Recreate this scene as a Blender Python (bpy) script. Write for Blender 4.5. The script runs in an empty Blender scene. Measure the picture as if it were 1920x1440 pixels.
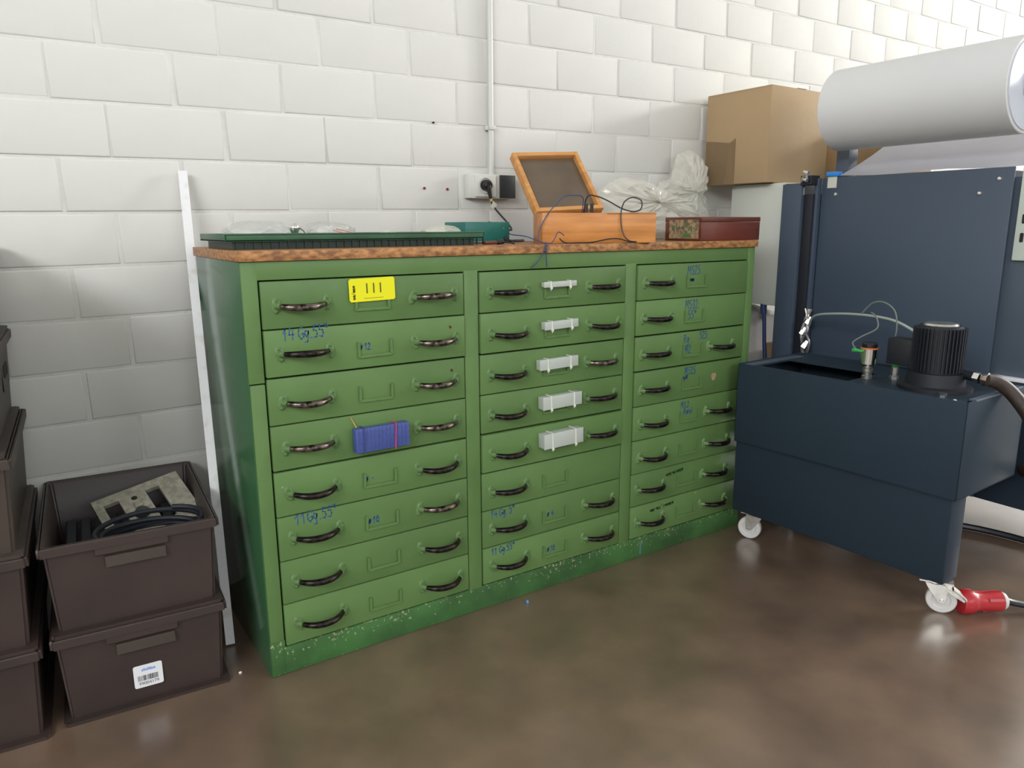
import bpy, bmesh, math, random
from math import sin, cos, pi, radians
from mathutils import Vector, Matrix, Euler

R = random.Random(7)
C = bpy.context.scene.collection
S = bpy.context.scene

# ------------------------------------------------------------------ camera
yaw, pitch, roll = 0.5837, 0.2099, -0.0051
fw = Vector((sin(yaw)*cos(pitch), cos(yaw)*cos(pitch), -sin(pitch)))
r0 = Vector((cos(yaw), -sin(yaw), 0)); u0 = r0.cross(fw)
rt = cos(roll)*r0 + sin(roll)*u0; up = -sin(roll)*r0 + cos(roll)*u0
cd = bpy.data.cameras.new('camera'); cam = bpy.data.objects.new('camera', cd); C.objects.link(cam)
M = Matrix((rt, up, -fw)).transposed().to_4x4(); M.translation = Vector((-0.4403, -1.8334, 1.1796))
cam.matrix_world = M
cd.sensor_width = 36; cd.lens = 1388.43*36/1920; cd.clip_start = .02; cd.clip_end = 100
S.camera = cam

# ------------------------------------------------------------------ world, lights, exposure
w = bpy.data.worlds.new('world'); S.world = w; w.use_nodes = True
w.node_tree.nodes['Background'].inputs[0].default_value = (.75, .85, 1, 1)
w.node_tree.nodes['Background'].inputs[1].default_value = 1.0

def area(name, loc, target, sx, sy, power, col, spread=180):
    l = bpy.data.lights.new(name, 'AREA'); l.shape = 'RECTANGLE'; l.size = sx; l.size_y = sy
    l.energy = power; l.color = col; l.spread = radians(spread)
    o = bpy.data.objects.new(name, l); C.objects.link(o); o.location = loc
    o.rotation_euler = (Vector(target)-Vector(loc)).to_track_quat('-Z', 'Y').to_euler()
    return o
# daylight of the windows in the right-hand wall, high up
area('daylight_right', (11.3, -2.5, 4.15), (0, -.8, 1.6), 1.3, .9, 400, (1, .965, .90))
area('daylight_right_second', (11.3, -5.0, 3.6), (0, -2.0, 1.2), 1.8, 1.8, 200, (.88, .93, 1))
# front fill added behind the camera, set in an unseen window band
area('fill_front', (1.0, -6.9, 3.0), (1.0, 0, 1.0), 5.0, 1.2, 70, (.97, .98, 1))
# daylight of the windows farther along the back wall, right of the picture
area('daylight_back', (6.65, .72, 2.75), (6.3, -6, 2.2), 2.0, 1.7, 50, (.86, .90, 1))
area('daylight_back_second', (9.75, .72, 2.75), (9.4, -6, 2.2), 2.0, 1.7, 18, (.90, .93, 1))
# fill added from the left to brighten the machine, in an unseen window
area('fill_left', (-4.1, -3.6, 3.3), (2.5, -.6, .6), 3.4, 1.3, 190, (.97, .98, 1))

S.view_settings.view_transform = 'Standard'; S.view_settings.look = 'None'
S.view_settings.gamma = 1; S.view_settings.use_curve_mapping = False
S.view_settings.exposure = 0.28

# ------------------------------------------------------------------ materials
def mat(name, col, rough=.6, metal=0, var=0, scale=8, bump=0, bscale=60, col2=None, lo=.35, hi=.65,
        trans=0, alpha=1, coat=0, stretch=(1, 1, 1), detail=4):
    m = bpy.data.materials.new(name); m.use_nodes = True
    nt = m.node_tree; b = nt.nodes['Principled BSDF']
    b.inputs['Roughness'].default_value = rough; b.inputs['Metallic'].default_value = metal
    b.inputs['Transmission Weight'].default_value = trans; b.inputs['Alpha'].default_value = alpha
    b.inputs['Coat Weight'].default_value = coat
    b.inputs['Base Color'].default_value = (*col, 1)
    tc = nt.nodes.new('ShaderNodeTexCoord'); mp = nt.nodes.new('ShaderNodeMapping')
    mp.inputs['Scale'].default_value = stretch
    nt.links.new(tc.outputs['Object'], mp.inputs[0])
    n = nt.nodes.new('ShaderNodeTexNoise'); n.inputs['Scale'].default_value = scale; n.inputs['Detail'].default_value = detail
    nt.links.new(mp.outputs[0], n.inputs['Vector'])
    if col2 is None: col2 = tuple(c*(1-var) for c in col)
    cr = nt.nodes.new('ShaderNodeValToRGB')
    cr.color_ramp.elements[0].position = lo; cr.color_ramp.elements[1].position = hi
    cr.color_ramp.elements[0].color = (*col2, 1); cr.color_ramp.elements[1].color = (*col, 1)
    nt.links.new(n.outputs['Fac'], cr.inputs[0]); nt.links.new(cr.outputs[0], b.inputs['Base Color'])
    if bump:
        n2 = nt.nodes.new('ShaderNodeTexNoise'); n2.inputs['Scale'].default_value = bscale
        nt.links.new(tc.outputs['Object'], n2.inputs['Vector'])
        bp = nt.nodes.new('ShaderNodeBump'); bp.inputs['Strength'].default_value = bump; bp.inputs['Distance'].default_value = .01
        nt.links.new(n2.outputs['Fac'], bp.inputs['Height']); nt.links.new(bp.outputs[0], b.inputs['Normal'])
    m['nodes'] = 1
    return m

def add_specks(m, col, scale, thr, zband=None, second=None):
    """wear chips: small patches of another colour, optionally denser inside a height band"""
    nt = m.node_tree; b = nt.nodes['Principled BSDF']
    src = b.inputs['Base Color'].links[0].from_socket
    tc = nt.nodes.new('ShaderNodeTexCoord'); n = nt.nodes.new('ShaderNodeTexNoise')
    n.inputs['Scale'].default_value = scale; n.inputs['Detail'].default_value = 3
    nt.links.new(tc.outputs['Object'], n.inputs['Vector'])
    mt = nt.nodes.new('ShaderNodeMath'); mt.operation = 'GREATER_THAN'; mt.inputs[1].default_value = thr
    nt.links.new(n.outputs['Fac'], mt.inputs[0]); fac = mt.outputs[0]
    if zband:
        sp = nt.nodes.new('ShaderNodeSeparateXYZ'); nt.links.new(tc.outputs['Object'], sp.inputs[0])
        a = nt.nodes.new('ShaderNodeMapRange'); a.inputs[1].default_value = zband[0]; a.inputs[2].default_value = zband[1]
        nt.links.new(sp.outputs['Z'], a.inputs[0])
        n3 = nt.nodes.new('ShaderNodeTexNoise'); n3.inputs['Scale'].default_value = 9
        nt.links.new(tc.outputs['Object'], n3.inputs['Vector'])
        mu = nt.nodes.new('ShaderNodeMath'); mu.operation = 'MULTIPLY'
        nt.links.new(a.outputs[0], mu.inputs[0]); nt.links.new(n3.outputs['Fac'], mu.inputs[1])
        ad = nt.nodes.new('ShaderNodeMath'); ad.operation = 'MULTIPLY_ADD'; ad.inputs[1].default_value = .22
        nt.links.new(mu.outputs[0], ad.inputs[0]); nt.links.new(n.outputs['Fac'], ad.inputs[2])
        nt.links.new(ad.outputs[0], mt.inputs[0])
    mx = nt.nodes.new('ShaderNodeMix'); mx.data_type = 'RGBA'
    nt.links.new(fac, mx.inputs['Factor']); nt.links.new(src, mx.inputs['A']); mx.inputs['B'].default_value = (*col, 1)
    nt.links.new(mx.outputs['Result'], b.inputs['Base Color'])

m_block = mat('white_painted_block', (.675, .672, .635), .62, var=.06, scale=2.2, bump=.07, bscale=22)
m_mortar = mat('white_painted_mortar', (.675, .672, .635), .66, var=.08, scale=9, bump=.3, bscale=40)
m_plaster = mat('white_plaster', (.74, .74, .71), .8, var=.05, bump=.1)
m_floor = mat('brown_concrete', (.208, .138, .093), .35, scale=4.5, coat=1, col2=(.108, .071, .048), lo=.28, hi=.72, detail=9)
m_floor.node_tree.nodes['Principled BSDF'].inputs['Coat Roughness'].default_value = .25
m_floor.node_tree.nodes['Principled BSDF'].inputs['Coat IOR'].default_value = 1.75
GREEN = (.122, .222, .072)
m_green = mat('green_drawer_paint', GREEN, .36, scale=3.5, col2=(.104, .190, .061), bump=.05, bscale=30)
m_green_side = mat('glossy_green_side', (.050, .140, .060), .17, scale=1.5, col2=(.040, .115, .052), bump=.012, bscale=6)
m_plinth = mat('chipped_green_plinth', (.062, .170, .050), .45, scale=7, col2=(.040, .100, .034), bump=.1, bscale=60)
add_specks(m_plinth, (.30, .31, .17), 95, .700, zband=(.025, .078))
m_green_dark = mat('green_edge_shadow_gap', (.012, .022, .010), .8)
m_hmount = mat('green_painted_iron', (.132, .235, .085), .42, var=.2, scale=90, bump=.15, bscale=150)
m_grip = mat('worn_black_iron', (.055, .040, .034), .24, metal=.75, scale=60, col2=(.006, .006, .007), lo=.40, hi=.62)
m_grip_worn = mat('polished_worn_iron', (.24, .19, .165), .26, metal=.9, scale=55, col2=(.012, .010, .010), lo=.36, hi=.60)
m_blueink = mat('blue_marker', (.020, .085, .30), .6, col2=(.045, .13, .22), scale=120)
m_blackink = mat('black_marker', (.010, .016, .010), .6, col2=(.03, .06, .02), scale=120)
m_redink = mat('red_marker', (.25, .05, .03), .6)
m_yellow = mat('yellow_sticker_paper', (.80, .78, .0), .55, var=.02)
m_yprint = mat('sticker_print', (.12, .10, .0), .6)
m_clear = mat('frosted_clear_plastic', (.74, .80, .74), .25, trans=.30, alpha=.80, var=.03)
m_tie = mat('white_nylon', (.72, .74, .66), .45)
m_bluebox = mat('blue_plastic', (.075, .115, .38), .32, trans=.15, var=.15, scale=30)
m_rubber_pink = mat('pink_rubber', (.65, .05, .14), .5)
m_rubber_dark = mat('dark_rubber_band', (.045, .05, .20), .6)
m_wood_top = mat('oiled_chipboard', (.36, .17, .062), .45, scale=14, col2=(.20, .085, .030), stretch=(1.2, 6, 14), bump=.1, bscale=40, detail=8)
m_wood_edge = mat('worktop_edge', (.52, .25, .085), .5, scale=30, col2=(.20, .085, .030), stretch=(1.5, 3, 3), lo=.36, hi=.64, detail=8)
m_tray = mat('dark_green_tray', (.032, .115, .052), .4, var=.3, scale=14, bump=.08)
m_tray_base = mat('blackish_green', (.010, .024, .016), .5, var=.2)
m_teal = mat('teal_paint', (.012, .150, .125), .38, var=.12, scale=20, bump=.03)
m_orange = mat('orange_varnished_wood', (.66, .28, .075), .38, scale=5, col2=(.47, .180, .038), stretch=(1, 4, 9), detail=8, bump=.03)
m_orange_in = mat('light_orange_wood', (.64, .32, .10), .5, scale=6, col2=(.50, .22, .06), stretch=(1, 4, 9))
m_glasspane = mat('dirty_brown_pane', (.145, .105, .072), .2, scale=8, col2=(.105, .080, .055), bump=.02)
m_redwood = mat('red_brown_wood', (.150, .032, .018), .32, scale=5, col2=(.10, .022, .013), stretch=(1, 1, 7), detail=6, coat=.2)
m_labelold = mat('old_paper_label', (.36, .27, .14), .7, scale=70, col2=(.12, .09, .06), lo=.38, hi=.6)
m_labelgreen = mat('label_green_print', (.07, .16, .05), .7)
m_blackplastic = mat('black_plastic', (.010, .010, .011), .38)
m_white_pl = mat('white_plastic', (.66, .67, .62), .4, var=.04)
m_grey_pl = mat('grey_plastic', (.030, .035, .036), .45)
m_pvc = mat('grey_white_conduit', (.60, .61, .585), .35)
m_cable = mat('black_cable', (.014, .015, .018), .4)
m_cable_blue = mat('thin_blue_cable', (.030, .055, .17), .45)
m_cable_grey = mat('grey_cable', (.16, .18, .16), .45)
m_tan = mat('tan_tape', (.50, .33, .08), .6)
m_bag = mat('translucent_film', (.84, .83, .74), .30, trans=.10, alpha=.50, var=.06, scale=25)
m_bag_thin = mat('thin_clear_film', (.85, .86, .82), .22, trans=.35, alpha=.42, var=.05, scale=40)
m_film_red = mat('red_film_edge', (.62, .20, .13), .5)
m_carton = mat('brown_cardboard', (.43, .30, .165), .75, var=.10, scale=3, bump=.05, bscale=100)
m_carton_tape = mat('carton_tape', (.45, .31, .18), .35)
m_crate = mat('brown_plastic_crate', (.046, .030, .0255), .42, scale=4, col2=(.034, .023, .020), bump=.03, bscale=80)
m_crate2 = mat('dusty_brown_crate', (.054, .039, .031), .5, scale=5, col2=(.040, .030, .024), bump=.03, bscale=80)
m_labelwhite = mat('white_label_paper', (.74, .75, .77), .5)
m_labelblue = mat('label_blue_print', (.22, .34, .68), .5)
m_labelblack = mat('label_black_print', (.05, .05, .055), .5)
m_strip = mat('white_painted_slat', (.78, .79, .80), .5, scale=16, col2=(.62, .60, .54), lo=.30, hi=.46, bump=.12)
m_plug_red = mat('red_wall_plug', (.22, .035, .035), .6)
m_hole = mat('dark_hole', (.02, .02, .018), .9)
m_anth = mat('anthracite_blue_paint', (.0245, .040, .058), .62, var=.08, scale=3, bump=.03, bscale=200)
m_anth_lo = mat('anthracite_skirt_paint', (.020, .032, .048), .62, var=.08, scale=3, bump=.03, bscale=200)
m_anth_lit = mat('anthracite_paint_lit', (.060, .084, .120), .40, var=.06, scale=2, bump=.02, bscale=150)  # same anthracite as the trolley, lightened to look lit
m_machine_lt = mat('light_blue_grey_paint', (.085, .110, .145), .42, var=.05, scale=3)
m_dark = mat('matt_black_blue', (.008, .010, .016), .6)
m_tank_in = mat('tank_interior', (.004, .005, .008), .5)
m_palegreen = mat('pale_green_white_paint', (.60, .66, .60), .45, var=.06)
m_ivory = mat('light_grey_cabinet_paint', (.60, .62, .56), .42, var=.03, scale=2)
m_foil = mat('grey_white_roll', (.67, .68, .685), .50, var=.02, scale=2)
m_core = mat('cool_white_core', (.62, .66, .74), .35)
m_web = mat('white_web_fabric', (.86, .85, .90), .5, var=.03)
m_steel = mat('zinc_plated_steel', (.62, .61, .57), .28, metal=.9, var=.2, scale=40)
m_chrome = mat('bright_steel', (.78, .78, .76), .16, metal=1)
m_copper = mat('copper_tinted_steel', (.80, .66, .58), .22, metal=.9)
m_wheel = mat('white_nylon_wheel', (.66, .65, .63), .38, var=.06, scale=20)
m_red = mat('red_plastic_plug', (.46, .022, .030), .30, var=.1, scale=30)
m_greenplug = mat('green_connector', (.05, .42, .10), .4)
m_orangering = mat('orange_ring', (.70, .18, .06), .4)
m_hose = mat('brown_black_hose', (.040, .026, .018), .48, var=.4, scale=60, bump=.1, bscale=250)
m_bluetab = mat('blue_tab', (.03, .24, .68), .45)
m_paper = mat('paper_tag', (.62, .64, .54), .6)
m_metalplate = mat('speckled_galvanised_plate', (.42, .40, .32), .5, metal=.2, scale=55, col2=(.26, .25, .20))
m_whitebag = mat('white_sack', (.76, .77, .82), .5, var=.05, scale=6)
m_greybag = mat('grey_white_sack', (.74, .73, .72), .5, var=.1, scale=6)
m_crumb_b = mat('blue_crumb', (.10, .25, .60), .5)
m_crumb_w = mat('white_crumb', (.85, .85, .80), .5)
m_winframe = mat('window_frame_paint', (.35, .36, .36), .5)

for m_, v_ in ((m_green, .3), (m_green_side, .25), (m_hmount, .3), (m_plinth, .25), (m_anth, .18), (m_anth_lo, .18), (m_anth_lit, .35)):
    m_.node_tree.nodes['Principled BSDF'].inputs['Specular IOR Level'].default_value = v_

# ------------------------------------------------------------------ mesh helpers
def link(name, me, m, parent=None, mats=None):
    o = bpy.data.objects.new(name, me); C.objects.link(o)
    for x in (mats or [m]): me.materials.append(x)
    if parent: o.parent = parent
    return o

def obj(name, bm, m, parent=None, smooth=False, mats=None, loc=None, rot=None):
    bmesh.ops.recalc_face_normals(bm, faces=bm.faces[:])
    me = bpy.data.meshes.new(name); bm.to_mesh(me); bm.free()
    if smooth:
        ar = sorted(p.area for p in me.polygons); med = ar[len(ar)//2]
        big = len(ar) < 4000 and ar[-1] > 12*med
        for p in me.polygons: p.use_smooth = not (big and p.area > 8*med)
        try: me.set_sharp_from_angle(angle=radians(40))
        except Exception: pass
    o = link(name, me, m, parent, mats)
    if loc is not None: o.location = loc
    if rot is not None: o.rotation_euler = rot
    return o

def tag(o, label, cat, group=None, kind=None):
    o['label'] = label; o['category'] = cat
    if group: o['group'] = group
    if kind: o['kind'] = kind
    return o

def thing(name, label, cat, loc=(0, 0, 0), rot=(0, 0, 0), group=None):
    o = bpy.data.objects.new(name, None); C.objects.link(o); o.empty_display_size = .05
    o.location = loc; o.rotation_euler = rot
    return tag(o, label, cat, group)

def struct(o): o['kind'] = 'structure'; return o

def box(bm, x0, x1, y0, y1, z0, z1, bev=0, mi=0, seg=2):
    r = bmesh.ops.create_cube(bm, size=1)
    for v in r['verts']:
        v.co = Vector((x0+(v.co.x+.5)*(x1-x0), y0+(v.co.y+.5)*(y1-y0), z0+(v.co.z+.5)*(z1-z0)))
    fs = list({f for v in r['verts'] for f in v.link_faces})
    for f in fs: f.material_index = mi
    if bev:
        es = list({e for v in r['verts'] for e in v.link_edges})
        res = bmesh.ops.bevel(bm, geom=es, offset=bev, segments=seg, affect='EDGES', profile=.5)
        for f in res['faces']: f.material_index = mi
    return bm

def B(*a, **k): return box(bmesh.new(), *a, **k)

def frame_axes(d):
    d = d.normalized(); a = Vector((0, 0, 1)) if abs(d.z) < .9 else Vector((1, 0, 0))
    x = d.cross(a).normalized(); return x, d.cross(x).normalized()

def tube(bm, pts, rad, n=10, mi=0, cap=True):
    pts = [Vector(p) for p in pts]; N = len(pts)
    rs = rad if isinstance(rad, (list, tuple)) else [rad]*N
    rings = []; px = None
    for i, p in enumerate(pts):
        d = (pts[min(i+1, N-1)]-pts[max(i-1, 0)]).normalized()
        if px is None: x, y = frame_axes(d)
        else:
            x = (px - d*px.dot(d)).normalized(); y = d.cross(x)
        px = x
        rings.append([bm.verts.new(p+rs[i]*(cos(2*pi*k/n)*x+sin(2*pi*k/n)*y)) for k in range(n)])
    for a, b in zip(rings, rings[1:]):
        for k in range(n):
            f = bm.faces.new((a[k], a[(k+1) % n], b[(k+1) % n], b[k])); f.material_index = mi
    if cap:
        f = bm.faces.new(rings[0][::-1]); f.material_index = mi
        f = bm.faces.new(rings[-1]); f.material_index = mi
    return bm

def smooth_path(pts, k=8):
    pts = [Vector(p) for p in pts]; P = [pts[0]]+pts+[pts[-1]]; out = []
    for i in range(1, len(P)-2):
        a, b, c, d = P[i-1:i+3]
        for j in range(k):
            t = j/k
            out.append(.5*((2*b)+(c-a)*t+(2*a-5*b+4*c-d)*t*t+(3*b-a-3*c+d)*t**3))
    out.append(pts[-1]); return out

def lathe(bm, prof, n=24, mi=0, M4=None):
    """prof: list of (radius, z)"""
    rings = []
    for r, z in prof:
        if r < 1e-6: rings.append([bm.verts.new((0, 0, z))])
        else: rings.append([bm.verts.new((r*cos(2*pi*k/n), r*sin(2*pi*k/n), z)) for k in range(n)])
    for a, b in zip(rings, rings[1:]):
        for k in range(n):
            if len(a) == 1 and len(b) == 1: continue
            if len(a) == 1: vs = (a[0], b[(k+1) % n], b[k])
            elif len(b) == 1: vs = (a[k], a[(k+1) % n], b[0])
            else: vs = (a[k], a[(k+1) % n], b[(k+1) % n], b[k])
            bm.faces.new(vs).material_index = mi
    if M4 is not None: bmesh.ops.transform(bm, matrix=M4, verts=[v for rg in rings for v in rg])
    return bm

def poly_prism(bm, pts2, y0, y1, mi=0, axis='y'):
    """extrude a polygon given in (x,z) along y"""
    if axis == 'y': f = lambda p, t: (p[0], t, p[1])
    elif axis == 'x': f = lambda p, t: (t, p[0], p[1])
    else: f = lambda p, t: (p[0], p[1], t)
    a = [bm.verts.new(f(p, y0)) for p in pts2]; b = [bm.verts.new(f(p, y1)) for p in pts2]
    bm.faces.new(a).material_index = mi; bm.faces.new(b[::-1]).material_index = mi
    n = len(a)
    for i in range(n): bm.faces.new((a[i], b[i], b[(i+1) % n], a[(i+1) % n])).material_index = mi
    return bm

def round_rect(x0, x1, z0, z1, r, n=4):
    o = []
    for cx, cz, a0 in ((x1-r, z1-r, 0), (x0+r, z1-r, 90), (x0+r, z0+r, 180), (x1-r, z0+r, 270)):
        for i in range(n+1):
            a = radians(a0+90*i/n); o.append((cx+r*cos(a), cz+r*sin(a)))
    return o

# handwriting: stroke glyphs drawn as thin raised ribbons on a face looking to -y
GL = {'1': [[(0, .65), (.25, 1), (.22, 0)]], '4': [[(.1, 1), (0, .45), (.5, .45)], [(.38, .8), (.32, 0)]],
      'G': [[(.55, .85), (.3, 1), (.05, .7), (.05, .25), (.3, 0), (.55, .2), (.5, .45), (.3, .42)]],
      'g': [[(.4, .6), (.15, .65), (.05, .35), (.2, .15), (.4, .35), (.42, .6), (.35, -.3), (.05, -.35)]],
      '.': [[(.1, 0), (.16, .06)]], '5': [[(.5, 1), (.12, .97), (.08, .6), (.35, .6), (.45, .3), (.3, 0), (.02, .05)]],
      'o': [[(.2, 1), (.05, .85), (.2, .7), (.35, .85), (.2, 1)]], 'M': [[(0, 0), (.1, 1), (.3, .4), (.5, 1), (.6, 0)]],
      '3': [[(.05, .95), (.35, 1), (.4, .75), (.2, .55), (.42, .35), (.3, 0), (0, .08)]],
      '2': [[(.05, .8), (.25, 1), (.42, .75), (.02, 0), (.5, .03)]], 'R': [[(.05, 0), (.08, 1), (.4, .95), (.4, .6), (.1, .5), (.5, 0)]],
      'D': [[(.25, .75), (.05, .5), (.2, .15), (.42, .4), (.25, .75)], [(.0, .05), (.5, .85)]],
      '0': [[(.25, 1), (.05, .6), (.12, .08), (.35, .05), (.45, .55), (.25, 1)]],
      '8': [[(.25, 1), (.05, .75), (.4, .3), (.22, 0), (.05, .25), (.42, .75), (.25, 1)]],
      '~': [[(0, .3), (.12, .6), (.2, .1), (.32, .6), (.4, .1), (.52, .55), (.6, .15)]],
      '/': [[(0, 0), (.5, 1)]], '-': [[(0, .45), (.4, .5)]], ' ': [],
      'm': [[(0, .0), (.05, .6), (.2, .1), (.28, .6), (.42, .1), (.5, .6), (.6, 0)]],
      'u': [[(.05, .6), (.08, .1), (.3, .1), (.35, .6), (.4, 0)]], 'n': [[(.05, 0), (.08, .6), (.3, .6), (.35, 0)]],
      'd': [[(.35, .5), (.08, .4), (.1, .05), (.35, .15), (.45, 1)]]}
GW = {'.': .3, ' ': .3, 'o': .45, 'M': .75, '~': .66, 'm': .7, '-': .5}

def write(bm, text, x, z, h, y=0, slope=0, wid=.0022, mi=0, jit=.03):
    cx = x
    for ch in text:
        for st in GL[ch]:
            pts = [(cx+(px+R.uniform(-jit, jit))*h*.85, z+(cx-x)*slope+(pz+R.uniform(-jit, jit))*h) for px, pz in st]
            for (ax, az), (bx, bz) in zip(pts, pts[1:]):
                d = Vector((bx-ax, 0, bz-az))
                if d.length < 1e-6: continue
                n = Vector((-d.z, 0, d.x)).normalized()*wid/2; e = d.normalized()*wid*.3
                p = [Vector((ax, y, az))-e-n, Vector((bx, y, bz))+e-n, Vector((bx, y, bz))+e+n, Vector((ax, y, az))-e+n]
                bm.faces.new([bm.verts.new(q) for q in p]).material_index = mi
        cx += h*.85*GW.get(ch, .6)
    return bm

def text_bm(txt, size, mi=0):
    cu = bpy.data.curves.new('t', 'FONT'); cu.body = txt; cu.size = size; cu.align_x = 'CENTER'; cu.align_y = 'CENTER'
    o = bpy.data.objects.new('t', cu); me = bpy.data.meshes.new_from_object(o)
    bm = bmesh.new(); bm.from_mesh(me)
    bpy.data.objects.remove(o); bpy.data.curves.remove(cu); bpy.data.meshes.remove(me)
    for f in bm.faces: f.material_index = mi
    return bm

def merge(bm, other, M4):
    bmesh.ops.transform(other, matrix=M4, verts=other.verts)
    me = bpy.data.meshes.new('tmp'); other.to_mesh(me); other.free(); bm.from_mesh(me); bpy.data.meshes.remove(me)

UPR = Matrix.Rotation(pi/2, 4, 'X')      # lays text from the xy plane onto the xz plane, facing -y

# ------------------------------------------------------------------ the room
WY = .613
X0, X1, YF, H = -4.2, 11.4, -7.0, 5.2
struct(obj('floor', B(X0, X1, YF, WY+.2, -.1, 0), m_floor))
struct(obj('ceiling', B(X0, X1, YF, WY+.2, H, H+.1), m_plaster))

def pierced(axis, at0, at1, a0, a1, holes):
    """wall slab with rectangular openings; holes (a0,a1,z0,z1) sorted along the wall"""
    bm = bmesh.new(); cur = a0
    def add(p, q, z0, z1):
        if q-p < 1e-4 or z1-z0 < 1e-4: return
        if axis == 'x': box(bm, at0, at1, p, q, z0, z1)
        else: box(bm, p, q, at0, at1, z0, z1)
    for p, q, z0, z1 in holes:
        add(cur, p, 0, H); add(p, q, 0, z0); add(p, q, z1, H); cur = q
    add(cur, a1, 0, H); return bm
struct(obj('wall_right', pierced('x', X1, X1+.1, YF, WY+.2, [(-6.0, -4.0, 2.6, 4.6), (-3.4, -1.6, 3.55, 4.75)]), m_plaster))
struct(obj('wall_left', pierced('x', X0-.1, X0, YF, WY+.2, [(-5.3, -1.9, 2.6, 3.95)]), m_plaster))
struct(obj('wall_front', pierced('y', YF-.1, YF, X0, X1, [(-1.6, 3.6, 2.3, 3.7)]), m_plaster))
def window(name, axis, at, p, q, z0, z1, n):
    bm = bmesh.new(); t = .05
    def add(a, b, c, d):
        if axis == 'x': box(bm, at, at+.06, a, b, c, d)
        else: box(bm, a, b, at-.06, at, c, d)
    add(p, q, z0, z0+t); add(p, q, z1-t, z1)
    for i in range(n+1):
        u = p+(q-p-t)*i/n; add(u, u+t, z0, z1)
    struct(obj(name, bm, m_winframe))
window('window_1', 'x', X1+.02, -6.0, -4.0, 2.6, 4.6, 2)
window('window_2', 'x', X1+.02, -3.4, -1.6, 3.55, 4.75, 2)
window('added_window_left', 'x', X0-.08, -5.3, -1.9, 2.6, 3.95, 4)  # unseen window, added to hold the left fill light
window('added_window_front', 'y', YF-.02, -1.6, 3.6, 2.3, 3.7, 4)  # unseen window, added to hold the front fill light

# back wall of painted blocks: each block its own piece, mortar recessed behind
wall = struct(bpy.data.objects.new('wall_back', None)); C.objects.link(wall)
wall.name = 'wall_back'
WIN = [(5.6, 7.7, 1.85, 3.65), (8.7, 10.8, 1.85, 3.65)]
obj('mortar', pierced('y', WY+.0030, WY+.2, X0, X1, WIN), m_mortar, wall)
window('window_5', 'y', WY+.12, *WIN[0], 3)
window('window_6', 'y', WY+.12, *WIN[1], 3)
PX, PZ, Z0, SL = .3144, .1494, .4731, .012
inview, rest = [], bmesh.new()
def block_bm(w, h, seed):
    r = random.Random(seed); bm = bmesh.new()
    box(bm, 0, w, 0, .05, 0, h)
    for v in bm.verts:
        v.co.x += r.uniform(-.0012, .0012); v.co.z += r.uniform(-.0012, .0012)
        if v.co.y < .01: v.co.y += r.uniform(-.0008, .0010)
    es = [e for e in bm.edges if all(v.co.y < .01 for v in e.verts)]
    bmesh.ops.bevel(bm, geom=es, offset=.0058, segments=3, affect='EDGES', profile=.5)
    return bm
def slope_z(x): return SL*(min(x, 3.2)+.35)
variants = []
for k in range(7):
    b_ = block_bm(PX-.0085, PZ-.0058, k); me = bpy.data.meshes.new('block'); bmesh.ops.recalc_face_normals(b_, faces=b_.faces[:]); b_.to_mesh(me); b_.free()
    for p in me.polygons: p.use_smooth = p.area < .004
    try: me.set_sharp_from_angle(angle=radians(60))
    except Exception: pass
    me.materials.append(m_block); variants.append(me)
cnt = 0
for k in range(-3, 32):
    zb = Z0+k*PZ
    off = -.1801 if k % 2 == 0 else -.3121
    i = -14
    while off+i*PX < X1-.02:
        xa = off+i*PX+R.uniform(-.004, .004); i += 1
        if xa < X0+.02: continue
        z = zb+slope_z(xa+PX/2)+.0036
        if z < .003: z = .003
        if z+PZ > H or xa+PX > X1: continue
        if any(xa+PX > p_ and xa < q_ and z+PZ > r_ and z < s_ for p_, q_, r_, s_ in WIN): continue
        vis = (-.75 < xa < 5.4) and (.40 < z < 2.75) and (z < 1.75+.22*(xa+.6)+.2) and (z > .35+.16*max(0, xa-1.7))
        if vis and cnt < 298:
            o = bpy.data.objects.new('block', R.choice(variants)); C.objects.link(o); o.parent = wall
            o.location = (xa+.005, WY+R.uniform(-.0012, .0012), z)
            o.rotation_euler = (R.uniform(-.003, .003), -SL if xa < 3.2 else 0, R.uniform(-.003, .003)); cnt += 1
        else:
            box(rest, xa+.005, xa+PX-.005, WY, WY+.05, z, z+PZ-.0072)
for xx in (X0, ):
    pass
o = obj('block', rest, m_block, wall); o['kind'] = 'stuff'

# small fixings in the wall
def wall_fix(name, label, x, z, m, r=.0045):
    bm = lathe(bmesh.new(), [(0, .0), (r*.55, -.0005), (r*.6, .0015), (r, .002), (r, -.004), (0, -.004)], 12, M4=Matrix.Rotation(pi/2, 4, 'X'))
    tag(obj(name, bm, m, loc=(x, WY-.003, z)), label, 'wall plug', None)
wall_fix('wall_plug', 'red wall plug in white block wall, the one farther from the socket', .804, 1.3135, m_plug_red)
wall_fix('wall_plug', 'red wall plug in white block wall, the one nearer the socket', .897, 1.312, m_plug_red)
wall_fix('drill_hole_plug', 'small dark plugged drill hole high on the wall left of the conduit', .847, 1.539, m_hole, .0035)

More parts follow.
